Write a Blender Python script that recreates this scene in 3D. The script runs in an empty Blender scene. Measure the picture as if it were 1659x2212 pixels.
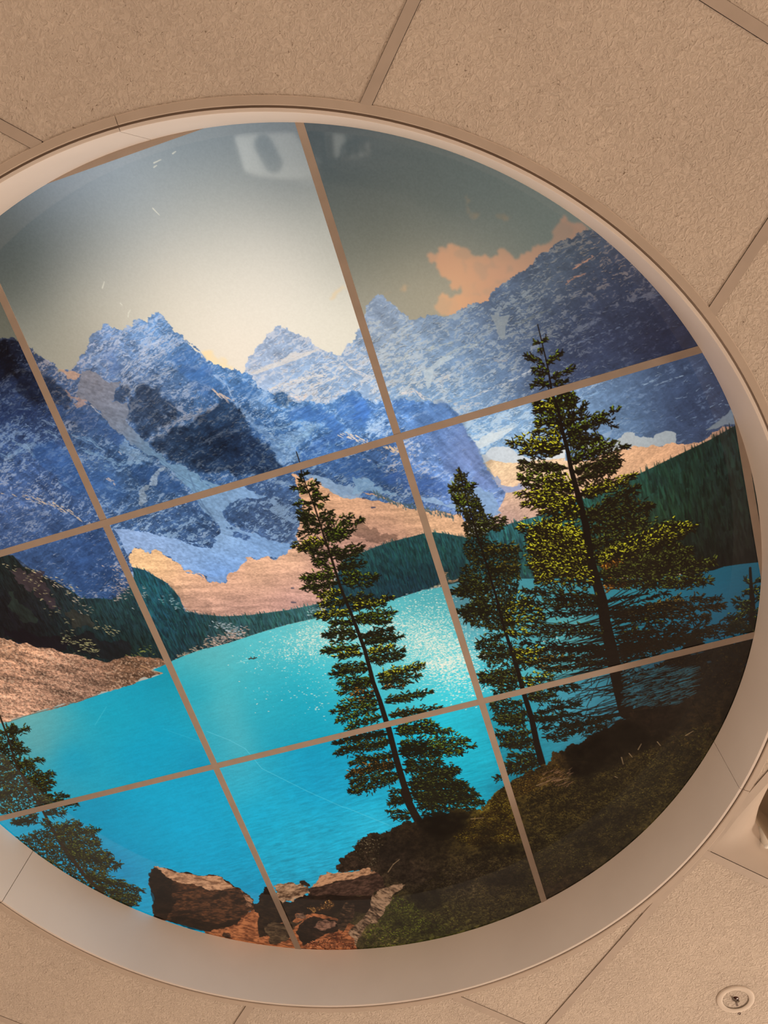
import bpy, bmesh, math
import numpy as np
from mathutils import Matrix, Vector

# ------------------------------------------------------------------ camera and place
# Room axes: Z up, X = "right" of the printed landscape, Y = "down" of the printed landscape.
W_, H_ = 1659.0, 2212.0
F_PX = 1722.35
ZEN = (914.29, 455.26)                 # where straight up falls in the photograph
ROT = math.radians(117.7213 - 135.0)   # turn of the print's grid in the picture
G = 0.61                               # ceiling module, 2 ft
SC = G / 0.473505                      # metres per unit of camera height
CAM_H = SC                             # camera to ceiling
DEPTH = 0.112422 * SC                  # ceiling to panel grid
R_WALL, R_GROOVE, R_FLANGE = 0.707315 * SC, 0.71303 * SC, 0.724548 * SC
CEIL = 2.62                            # ceiling height over floor
Z_GRID = CEIL + DEPTH
Z_PANEL = Z_GRID + 0.003

n_ = np.array([(ZEN[0] - W_ / 2) / F_PX, (ZEN[1] - H_ / 2) / F_PX, 1.0]); n_ /= np.linalg.norm(n_)
u_ = np.array([1.0, 0, 0]); u_ -= n_ * (u_ @ n_); u_ /= np.linalg.norm(u_)
v_ = np.cross(n_, u_)
E1 = math.cos(ROT) * u_ + math.sin(ROT) * v_
E2 = -math.sin(ROT) * u_ + math.cos(ROT) * v_
RW = np.stack([E1, E2, n_])            # camera (x right, y down, z ahead) -> room
_c = np.array([-0.18481, 0.60232])     # ring centre in (u, v)
CX = (math.cos(ROT) * _c[0] + math.sin(ROT) * _c[1]) * SC
CY = (-math.sin(ROT) * _c[0] + math.cos(ROT) * _c[1]) * SC
CAM = np.array([-CX, -CY, CEIL - CAM_H])   # ring centre stands at X = Y = 0


def to_plane(pts, z):
    """photograph pixels -> room x, y on the level z"""
    p = np.atleast_2d(np.asarray(pts, float))
    d = np.c_[(p[:, 0] - W_ / 2) / F_PX, (p[:, 1] - H_ / 2) / F_PX, np.ones(len(p))] @ RW.T
    t = (z - CAM[2]) / d[:, 2]
    return CAM[None, :2] + d[:, :2] * t[:, None]


# ------------------------------------------------------------------ the printed landscape
PX = 0.0011                            # print dot, m
HALF = 0.93
N = int(2 * HALF / PX)
C = np.zeros((N, N, 3), np.float32)
YY, XX = np.mgrid[0:N, 0:N].astype(np.float32)
rng = np.random.default_rng(7)


def P(pts):
    return (to_plane(pts, Z_PANEL) + HALF) / PX - 0.5


CROPS = dict(F=(0, 0, 1), A=(0, 640, 3.607), B=(400, 660, 3.607), C=(760, 620, 3.607), D=(0, 1080, 3.607), E=(400, 980, 3.607),
             Q=(760, 980, 3.607), G=(1060, 820, 4.1475), H=(1180, 1120, 3.463), I=(960, 1280, 3.607), J=(640, 1280, 3.607),
             K=(500, 1640, 3.607), L=(840, 1600, 3.607), M=(0, 1500, 3.607), N=(280, 1380, 3.607), O=(1140, 1500, 3.607),
             Z=(900, 350, 2.963), Y=(1259, 560, 4.1475), X=(0, 1700, 2.963), W=(0, 180, 2.963), V=(450, 180, 2.963))


def T(s):
    """'A x,y x,y B x,y' -> photograph pixels (letters name the survey sheets)"""
    out = []; o = CROPS['F']
    for w in s.split():
        if w in CROPS:
            o = CROPS[w]
        else:
            x, y = w.split(','); out.append((o[0] + float(x) / o[2], o[1] + float(y) / o[2]))
    return out


def TP(s):
    return P(T(s))


def rough(p, amp, depth=4, seed=0, closed=False):
    r = np.random.default_rng(seed); p = np.asarray(p, float)
    for k in range(depth):
        q = np.roll(p, -1, 0) if closed else p[1:]
        a = p if closed else p[:-1]
        d = q - a; L = np.hypot(d[:, 0], d[:, 1])[:, None]
        m = (a + q) / 2 + np.c_[-d[:, 1], d[:, 0]] / (L + 1e-6) * r.normal(0, 1, (len(a), 1)) * np.minimum(amp, L * .25)
        out = np.empty((len(a) * 2 + (0 if closed else 1), 2))
        out[0:2 * len(a):2] = a; out[1:2 * len(a):2] = m
        if not closed: out[-1] = p[-1]
        p = out; amp *= .55
    return p


def fill(p):
    """antialiased polygon -> (slices, mask)"""
    p = np.asarray(p, float)
    x0, y0 = np.floor(p.min(0)).astype(int) - 1; x1, y1 = np.ceil(p.max(0)).astype(int) + 2
    x0, y0 = max(x0, 0), max(y0, 0); x1, y1 = min(x1, N), min(y1, N)
    if x1 <= x0 or y1 <= y0: return None
    m = np.zeros((y1 - y0, x1 - x0), np.float32); xs = np.arange(x0, x1, dtype=np.float32) - .5
    q = np.roll(p, -1, 0); lo = np.minimum(p[:, 1], q[:, 1]); hi = np.maximum(p[:, 1], q[:, 1])
    dy = np.where(np.abs(q[:, 1] - p[:, 1]) < 1e-9, 1e-9, q[:, 1] - p[:, 1])
    for i in range(y1 - y0):
        for s in (-.25, .25):
            y = y0 + i + s; e = (lo <= y) & (hi > y)
            if not e.any(): continue
            c = np.sort(p[e, 0] + (y - p[e, 1]) / dy[e] * (q[e, 0] - p[e, 0]))
            for a, b in zip(c[::2], c[1::2]):
                m[i] += .5 * (np.clip(b - xs, 0, 1) - np.clip(a - xs, 0, 1))
    return (slice(y0, y1), slice(x0, x1)), m


_tab = np.random.default_rng(3).random((256, 256)).astype(np.float32)


def vnoise(x, y):
    xi = np.floor(x).astype(np.int32); yi = np.floor(y).astype(np.int32)
    fx = x - xi; fy = y - yi; fx = fx * fx * (3 - 2 * fx); fy = fy * fy * (3 - 2 * fy)
    a = _tab[yi & 255, xi & 255]; b = _tab[yi & 255, (xi + 1) & 255]
    c = _tab[(yi + 1) & 255, xi & 255]; d = _tab[(yi + 1) & 255, (xi + 1) & 255]
    return (a + (b - a) * fx) * (1 - fy) + (c + (d - c) * fx) * fy


def fbm(sl, size, oct=4, stretch=1.0, ang=0.0, seed=0, gain=.55, ridge=False, warp=0.0):
    """fractal noise 0..1; size in dots, stretched along ang (degrees)"""
    x, y = XX[sl], YY[sl]
    if warp:
        w = fbm(sl, size * 2.5, 2, seed=seed + 50) - .5; w2 = fbm(sl, size * 2.5, 2, seed=seed + 60) - .5
        x = x + w * warp; y = y + w2 * warp
    a = math.radians(ang); c, s = math.cos(a), math.sin(a)
    u = (x * c + y * s) / (size * stretch) + seed * 17.31; v = (-x * s + y * c) / size + seed * 9.77
    t = np.zeros_like(u); k = 0; g = 1
    for o in range(oct):
        q = vnoise(u + o * 31.7, v + o * 11.3)
        if ridge: q = 1 - np.abs(2 * q - 1)
        t += q * g; k += g; g *= gain; u = u * 2.03; v = v * 2.03
    return t / k


def ss(a, b, x):
    t = np.clip((x - a) / (b - a), 0, 1); return t * t * (3 - 2 * t)


# which print sheet (between the bars) a dot lies on
BAR_PTS = {'V1': [(231.8, 1128.2), (468.8, 1654.4)], 'V2': [(861.2, 944.6), (1037.6, 1516.1)],
           'H1': [(231.8, 1128.2), (861.2, 944.6)], 'H2': [(468.8, 1654.4), (1037.6, 1516.1)]}
BX = [float(P(BAR_PTS[k])[:, 0].mean()) for k in ('V1', 'V2')]
BY = [float(P(BAR_PTS[k])[:, 1].mean()) for k in ('H1', 'H2')]


def sheet(x, y):
    return (x > BX[0]) * 1 + (x > BX[1]) * 1 + 4 * ((y > BY[0]) * 1 + (y > BY[1]) * 1)


def blur(a, k):
    """box blur three times over the first two axes"""
    for _ in range(3):
        for ax in (0, 1):
            n = a.shape[ax]; p = [(0, 0)] * a.ndim; p[ax] = (k + 1, k)
            c = np.cumsum(np.pad(a, p, mode='edge'), axis=ax, dtype=np.float64)
            i = np.arange(n)
            a = ((np.take(c, i + 2 * k + 1, ax) - np.take(c, i, ax)) / (2 * k + 1)).astype(np.float32)
    return a


def field(sl, pts, pen=2.5, power=2.6, soft=14.0, ch=3, smooth=2):
    """smooth colour field through survey colours 'x,y:r,g,b' (photograph pixels, 0-255), each printed sheet for itself"""
    st = 8
    pp = []
    for tok in pts.split():
        a, b = tok.split(':'); xy = P([tuple(map(float, a.split(',')))])[0]
        pp.append((xy, np.array(list(map(float, b.split(','))), np.float32) / (255 if ch == 3 else 1)))
    h, w = sl[0].stop - sl[0].start, sl[1].stop - sl[1].start
    res = np.zeros((h, w, ch), np.float32)
    xb = [0, int(BX[0]), int(BX[1]), N]; yb = [0, int(BY[0]), int(BY[1]), N]
    for j in range(3):
        for i in range(3):
            x0, x1 = max(xb[i], sl[1].start), min(xb[i + 1], sl[1].stop); y0, y1 = max(yb[j], sl[0].start), min(yb[j + 1], sl[0].stop)
            if x1 <= x0 or y1 <= y0: continue
            ys = np.arange(y0, y1 + 2 * st, st, dtype=np.float32); xs = np.arange(x0, x1 + 2 * st, st, dtype=np.float32)
            gx, gy = np.meshgrid(xs, ys); out = np.zeros(gx.shape + (ch,), np.float32); wt = np.zeros(gx.shape, np.float32)
            for xy, col in pp:
                k = 1 / (np.hypot(gx - xy[0], gy - xy[1]) * (1.0 if sheet(xy[0], xy[1]) == i + 4 * j else pen) + soft) ** power
                out += k[..., None] * col; wt += k
            out = blur(out / wt[..., None], smooth)
            fy = (np.arange(y0, y1) - y0) / st; fx = (np.arange(x0, x1) - x0) / st
            iy = fy.astype(int); ix = fx.astype(int); ty = (fy - iy).astype(np.float32)[:, None, None]; tx = (fx - ix).astype(np.float32)[None, :, None]
            r0 = out[iy] * (1 - ty) + out[iy + 1] * ty
            res[y0 - sl[0].start:y1 - sl[0].start, x0 - sl[1].start:x1 - sl[1].start] = r0[:, ix] * (1 - tx) + r0[:, ix + 1] * tx
    return res if ch == 3 else res[..., 0]


def put(sl, m, col):
    col = np.asarray(col, np.float32)
    C[sl] += (col - C[sl]) * m[..., None]


def rgb(*c):
    return np.array(c, np.float32) / 255


def stroke(x0, y0, x1, y1, w0, w1, col, a=1.0):
    """tapered, antialiased dab"""
    m = max(w0, w1) + 1
    xa = int(max(min(x0, x1) - m, 0)); xb = int(min(max(x0, x1) + m + 2, N)); ya = int(max(min(y0, y1) - m, 0)); yb = int(min(max(y0, y1) + m + 2, N))
    if xb <= xa or yb <= ya: return
    gx = XX[ya:yb, xa:xb] - x0; gy = YY[ya:yb, xa:xb] - y0
    dx, dy = x1 - x0, y1 - y0; L = dx * dx + dy * dy + 1e-6
    t = np.clip((gx * dx + gy * dy) / L, 0, 1)
    d = np.hypot(gx - t * dx, gy - t * dy)
    k = np.clip(w0 + (w1 - w0) * t - d + .5, 0, 1) * a
    C[ya:yb, xa:xb] += (col - C[ya:yb, xa:xb]) * k[..., None]


FULL = (slice(0, N), slice(0, N))


def paint_sky():  # the backlight's bright middles and dim corners are painted into the sheet colours
    C[FULL] = field(FULL, """5,520:58,64,64 10,600:65,70,66 20,690:95,93,80 20,480:62,74,82 60,420:108,122,128 130,390:138,152,160 250,360:146,160,164 400,300:112,127,133
 560,290:98,112,118 640,300:94,104,110 640,400:128,132,124 150,500:112,116,110 300,450:160,166,156 450,450:164,166,150 690,480:172,170,148 250,600:180,178,158
 80,600:102,106,100 40,540:66,72,70 450,560:222,214,182 600,560:220,212,182 720,580:202,196,168 400,650:235,221,184 560,670:250,236,198 700,690:246,236,198 120,700:160,155,130
 200,660:206,193,157 480,770:255,232,188 750,700:236,226,188 100,780:150,145,120 150,790:175,160,130 350,620:222,210,174 400,700:244,230,188 300,690:228,214,172 450,720:252,238,196 520,720:254,240,200 600,640:250,236,196 660,720:252,240,198 740,720:242,230,186 550,780:255,234,190 500,640:242,230,190
 680,290:56,68,74 760,330:80,88,92 900,340:80,88,88 1050,400:86,96,94 1180,470:92,102,96 720,400:68,76,76 800,480:80,84,78 950,450:88,95,90
 760,560:100,102,88 860,560:112,113,96 800,620:172,162,132 900,640:192,177,138 900,600:160,150,120 1000,640:180,165,130 1100,500:108,112,100""", soft=34, power=3.2, smooth=4)
    C[FULL] += np.clip(C[FULL].mean(-1, keepdims=True) - .35, 0, 1) * rgb(-2, 0, 42) * .9
    C[FULL] += ((fbm(FULL, 2.2, 2, seed=5) - .5) * .03)[..., None]
    # peach evening clouds
    for s, amp, soft in (("Z 65,600 90,575 150,545 200,520 240,530 300,545 350,590 400,595 450,600 520,600 600,585 700,575 780,525 860,500 880,430 920,380 940,335 1020,380 1120,440 900,700 500,900 350,1000 250,880 290,820 280,790 200,750 140,690 120,640", 9, .5),
                         ("Z 290,850 200,850 130,910 118,945 150,975 210,990 400,960 500,860", 6, .5),
                         ("Z 320,210 335,260 340,300 370,325 410,330 380,360 350,365 315,310", 4, .35), ("Z 500,335 560,325 610,345 590,370 530,365", 4, .25),
                         ("V 830,1315 870,1290 885,1320 830,1345 790,1390 775,1380", 3, .3), ("V 1225,1320 1260,1280 1300,1290 1250,1335", 3, .35), ("V 1130,1350 1180,1335 1150,1370", 3, .3),
                         ("A 1570,430 1659,420 1659,520 1600,500", 3, .5), ("B 140,350 220,360 330,430 400,490 300,490 200,460", 5, .35)):
        r = fill(rough(TP(s), amp, 5, 11, True))
        sl, m = r
        n = fbm(sl, 30, 4, seed=21)
        m = m * (soft + .5 * ss(.35, .6, n) + .3 * (soft >= .5)); m = blur(np.clip(m, 0, 1), 1)
        put(sl, m * .9, field(sl, "930,560:205,146,112 1000,590:222,160,120 1080,590:208,150,118 1200,500:170,128,105 1250,480:140,112,95 960,650:224,172,128 480,770:255,226,178 730,640:232,205,165 1010,450:128,116,96 1090,470:112,108,92 870,620:200,165,125"))
    for s in ("W 985,510 1030,488", "W 985,537 1003,525", "W 978,800 1020,843", "W 820,1495 822,1470 835,1450", "W 770,1408 783,1420", "W 655,1310 668,1270", "W 1105,450 1125,436"):
        p = TP(s)
        for a, b in zip(p[:-1], p[1:]): stroke(*a, *b, .9, .5, rgb(232, 226, 205), .75)


def mountains(poly, cols, snow, seed, ang, snowcol="600,700:205,208,215", roughness=3.0, contrast=.30, desat=.36, alpha=.62, ledges=.010):
    """layered rock: downslope spurs, thin bedding, snow lying along the ledges"""
    sl, m = fill(rough(TP(poly), roughness, 5, seed, True))
    col = field(sl, cols); col = col * (1 - desat) + (col @ rgb(70, 110, 75))[..., None] * rgb(228, 256, 288) * desat
    dens = field(sl, snow, ch=1)
    spur = fbm(sl, 26, 4, 2.6, ang + 68, seed, ridge=True, warp=22)
    bed = fbm(sl, 2.3, 2, 9.0, ang - 5, seed + 1, warp=9)
    led = fbm(sl, 5.5, 3, 5.0, ang - 3, seed + 2, ridge=True, warp=12)
    crag = fbm(sl, 7.5, 4, 1.5, ang + 60, seed + 3, ridge=True, warp=10)
    fine = fbm(sl, 2.0, 2, 1.5, ang, seed + 4)
    patch = fbm(sl, 34, 4, 1.8, ang, seed + 5)
    sh = (spur - .55) * .85 + (crag - .55) * .6 + (bed - .5) * .75 + (fine - .5) * .35
    out = col * (1 + contrast * 1.5 * sh)[..., None]
    d = np.clip(dens * (-.1 + 2.2 * patch), 0, 1)
    q = led * .46 + bed * .36 + crag * .34 + (spur - .5) * .14 + (fine - .5) * .08
    smp = np.sort(q[::7, ::7].ravel()); rk = np.interp(q, smp, np.linspace(0, 1, len(smp))).astype(np.float32)
    k = ss(1 - d - .08, 1 - d + .16, rk) * ss(0, .06, d)
    sc = field(sl, snowcol)
    out = out + (sc * (.93 + .14 * bed)[..., None] - out) * (k * alpha)[..., None]
    put(sl, m, np.clip(out, 0, 1))
    # single ledges: a light dab with its shadow beneath
    r = np.random.default_rng(seed + 9); ys, xs = np.nonzero((blur(m, 2) > .97) & (d * (.4 + .9 * patch) > r.random(m.shape, np.float32)))
    n = min(len(ys), int(m.sum() * ledges)); pick = r.choice(len(ys), n, replace=False) if n else []
    for i in pick:
        x, y = xs[i] + sl[1].start, ys[i] + sl[0].start; a = math.radians(ang + r.normal(-2, 20)); l = r.uniform(1.5, 8.5); dx, dy = l * math.cos(a), l * math.sin(a)
        stroke(x, y + 1.4, x + dx, y + dy + 1.4, .5, .2, out[ys[i], xs[i]] * .6, .5)
        stroke(x, y, x + dx, y + dy, r.uniform(.15, .75), .1, sc[ys[i], xs[i]] * r.uniform(.9, 1.08), .8)


def band(s, w, col, a=.75, seed=1, k=1.0):
    """a ramp of snow (or a shaded cleft) built of short dabs along a line"""
    r = np.random.default_rng(seed); p = TP(s); seg = np.r_[0, np.cumsum(np.hypot(*np.diff(p, axis=0).T))]
    for t in r.uniform(0, seg[-1], int(seg[-1] * w / 9 * k) + 4):
        x, x2 = np.interp([t, t + 6], seg, p[:, 0]); y, y2 = np.interp([t, t + 6], seg, p[:, 1]); o = r.normal(0, w * .34); l = r.uniform(.4, 1.3)
        dx, dy = (x2 - x) * l, (y2 - y) * l; x += r.normal(0, 1); y += o
        stroke(x, y, x + dx, y + dy, r.uniform(.3, 1.05), .3, col * r.uniform(.88, 1.08), a)


def scree(poly, cols, seed, ang=-20, rough_=3, grain=.12, streak=.10, sz=1.8):
    sl, m = fill(rough(TP(poly), rough_, 5, seed, True))
    f = fbm(sl, sz, 3, 1.7, ang, seed); s = fbm(sl, 8, 4, 7, ang, seed + 1); g = fbm(sl, 45, 3, 2, ang, seed + 2)
    put(sl, m, np.clip(field(sl, cols) * (1 + (f - .5) * grain * 3 + (s - .5) * streak * 2.4 + (g - .5) * .12)[..., None], 0, 1))
    return sl, m


def spikes(poly, cols, n, hmin, hmax, seed, dark=.55, edge=True):
    """a slope of conifers: many narrow crowns, far to near"""
    r = np.random.default_rng(seed)
    p = TP(poly); res = fill(p)
    if res is None: return
    sl, m = res
    base = field(sl, cols)
    nz = fbm(sl, 7, 3, .35, 0, seed); nb = fbm(sl, 30, 3, 1, 0, seed + 1)
    put(sl, m, np.clip(base * (.86 + (nz - .5) * .7 + (nb - .5) * .4)[..., None], 0, 1))
    ys, xs = np.nonzero(m > .5)
    pick = r.choice(len(ys), min(n, len(ys)), replace=False); pick = pick[np.argsort(ys[pick])]
    for i in pick:
        x = xs[i]; y = ys[i]; c = base[y, x] * r.uniform(dark, 1.18); c = c * np.array([1, r.uniform(.92, 1.1), r.uniform(.9, 1.05)], np.float32)
        X, Y = x + sl[1].start, y + sl[0].start; h = r.uniform(hmin, hmax); w = h * r.uniform(.12, .2)
        stroke(X, Y - h * .55, X, Y + h * .5, .15, w, c, .8)


def paint_far():
    # hazy back range, right of the middle
    mountains("""B 470,520 475,450 500,390 540,365 570,310 610,270 650,215 680,200 700,160 720,155 760,170 800,170 830,205 860,225 890,220 930,245 980,270 1020,320 1050,340 1100,355 1150,378 1190,390 1210,390 1250,330 1290,300 1330,240 1340,200 1365,175
 C 100,210 110,160 150,110 190,65 225,58 250,75 290,110 340,130 360,175 400,195 440,235 500,250 570,248 620,222 660,215 740,228 790,210 830,180 870,178 905,160 940,125 975,118 1010,128 1060,110 1075,60 1110,35
 Z 500,825 530,795 600,755 640,720 700,690 750,640 790,590 850,560 900,515 930,500 985,490 1020,465 1060,445 1085,422 1110,435 F 1300,480 1480,620 1640,900 1640,1010 1500,1010 1300,1010 1150,1010 1040,1000 600,900""",
              """610,720:158,172,198 560,780:172,180,202 700,850:140,172,212 650,840:148,178,216 800,820:150,178,212 900,750:142,166,192 825,660:132,144,165 830,720:158,168,182 1000,800:118,152,192 900,860:128,170,212 1000,860:122,166,208
 1100,700:88,106,134 1100,800:96,128,170 1180,620:80,92,106 1230,560:70,80,92 1270,510:58,66,78 1300,640:46,54,82 1200,700:58,70,100 1300,720:38,44,76 1450,700:32,34,60 1350,600:42,48,70 1250,800:42,50,88 1180,800:54,68,108 1480,740:28,29,54 1400,740:32,34,62 1400,660:36,40,66 1250,740:46,56,88
 1050,950:118,170,218 1130,950:128,178,222 1080,900:112,158,204 1250,880:118,160,206 1330,850:92,124,166 1400,870:60,84,124 1450,830:48,66,104 1550,850:38,46,76 1500,900:44,56,92 1480,870:46,60,98 1340,920:92,132,176 1150,900:120,165,210 1570,890:44,56,88""",
              "610,720:0.30 590,760:0.36 700,850:0.43 800,800:0.42 900,700:0.39 825,660:0.16 900,850:0.41 1000,800:0.33 1000,730:0.41 1100,700:0.33 1130,640:0.28 1200,560:0.20 1300,700:0.05 1400,750:0.05 1480,700:0.05 1100,950:0.30 1050,900:0.42 1250,880:0.12 1400,880:0.05 1500,900:0.03 1200,760:0.13 1240,600:0.22 1280,550:0.19 1330,850:0.08 1450,830:0.04",
              31, -9, snowcol="610,720:208,206,212 700,830:232,222,214 850,700:188,190,186 900,850:226,222,214 1000,730:160,168,172 1000,850:196,206,214 1130,640:140,146,146 1250,560:112,112,106 1300,560:168,130,108 1300,700:96,104,122 1450,700:72,74,92 1100,950:206,222,232 1250,880:176,194,212 1400,880:120,138,160", contrast=.20, roughness=2.2, desat=.42)
    sn = lambda s, c, a=1, sd=3: (lambda r: put(r[0], r[1] * a, field(r[0], c) * (1 + (fbm(r[0], 3, 2, seed=sd) - .5) * .1)[..., None]))(fill(rough(TP(s), 1.2, 4, sd, True)))
    sn("C 1080,215 1110,200 1150,230 1230,215 1200,300 1190,400 1160,400 1120,300", "1080,700:142,148,150", .8)
    sn("C 550,640 640,600 740,540 800,545 700,600 640,650 620,740 590,800 575,720", "920,800:196,206,210", .75)
    sn("B 710,440 820,370 900,375 1050,335 960,385 800,450 620,510 500,540 620,480", "600,780:232,222,212", .75)
    sn("C 940,1195 1000,1180 1130,1130 1250,1095 1240,1120 1120,1200 1000,1260 975,1240", "1050,950:222,228,228", .85)
    for s, w, c in (("B 510,520 650,480 760,420 900,390 1040,340", 6, (226, 218, 212)), ("B 650,650 800,610 960,560 1100,550", 6, (236, 224, 212)), ("B 960,640 1100,590 1180,560", 4, (232, 224, 216)), ("B 820,690 900,740 950,700", 6, (236, 214, 200)), ("B 1230,430 1330,520 1450,560", 6, (226, 220, 218)), ("C 240,620 400,560 440,530", 5, (196, 200, 196)), ("C 580,500 680,450 780,440", 5, (184, 188, 180)), ("C 690,560 850,470 980,450", 6, (176, 184, 184)),
                    ("C 790,920 960,850 1130,780 1400,650", 4, (206, 206, 206)), ("C 640,760 760,690", 9, (222, 214, 204)), ("C 930,1180 1130,1120 1250,1090", 7, (216, 226, 232)), ("C 890,1130 1090,1050 1300,970", 4, (196, 216, 232)), ("C 1000,1260 1120,1190 1200,1130", 5, (206, 220, 230)), ("C 380,830 500,810 560,880", 8, (232, 218, 210)), ("C 800,960 900,920 1000,900", 5, (214, 210, 208)), ("C 1100,570 1210,570", 4, (170, 168, 168)), ("C 1300,430 1420,370 1540,330", 4, (116, 122, 126)), ("C 1250,300 1400,240 1540,180", 5, (110, 116, 118)), ("C 1450,390 1620,380", 4, (116, 122, 130)), ("Z 1000,690 1060,650 1130,600", 4, (196, 140, 112)), ("Z 950,780 1010,740 1080,720", 3, (176, 128, 106)), ("Z 1300,890 1420,870 1560,850", 2, (84, 88, 104)), ("Z 1000,1170 1150,1110 1310,1050", 1.6, (100, 110, 132)),
                    ("Y 620,1140 780,1080 900,1040", 1.5, (140, 156, 176)), ("Y 500,1140 600,1100 690,1060", 2, (140, 160, 182)), ("Y 820,1250 930,1230", 1.5, (120, 136, 160)), ("G 800,170 960,120 1040,90", 3, (136, 170, 206)), ("G 1000,330 1180,240", 3, (130, 160, 196))):
        band(s, w, rgb(*c), .72, int(abs(w * 91 + c[0])))
    # snow fields at its foot
    sn("C 1010,1310 1060,1280 1130,1245 1180,1240 1240,1255 1290,1300 1390,1340 1500,1340 1659,1250 1659,1450 1100,1450 1040,1380", "1080,990:206,212,216 1200,980:222,222,220", 1)
    sn("G 860,500 900,560 1000,550 1120,545 1165,520 1200,475 1270,470 1290,500 1350,520 1420,520 1480,490 1560,460 1640,470 1659,480 1659,580 1500,600 1380,610 1230,630 1000,670 850,700", "1300,960:168,174,176 1370,950:176,182,184 1450,940:150,156,160 1280,990:200,196,190", 1)
    sn("Y 1335,1335 1385,1440 1385,1480 1270,1480 1180,1520 1100,1530 1230,1440 1290,1390", "1580,890:104,116,132 1540,930:120,124,124", .9)
    # valley floor, sunlit
    scree("C 1040,1365 1130,1355 1330,1375 1400,1350 1659,1330 G 640,730 900,700 1030,670 1230,630 1380,605 1500,600 1659,570 Y 1000,1640 1100,1610 1220,1530 1330,1500 1400,1520 1420,1659 F 1600,1300 1000,1260 1060,1140 1075,1075 1060,1020",
          "1080,1010:244,212,166 1130,1030:240,205,160 1200,1010:238,205,165 1100,1050:232,190,150 1180,1080:222,176,150 1120,1080:224,180,152 1300,1010:238,182,138 1400,980:232,176,132 1450,960:215,160,120 1540,935:170,128,104 1580,925:140,104,90 1100,1120:190,150,146 1060,1130:196,158,146", 41, -16, grain=.11)
    sn("C 1090,1460 1130,1470 1160,1540 1260,1560 1330,1540 1320,1575 1250,1600 1160,1590", "1090,1050:120,150,205", .6)
    sn("G 300,930 240,950 130,960 80,990 160,1010 300,985 400,960 380,930", "1100,1055:150,160,200", .55)


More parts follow.
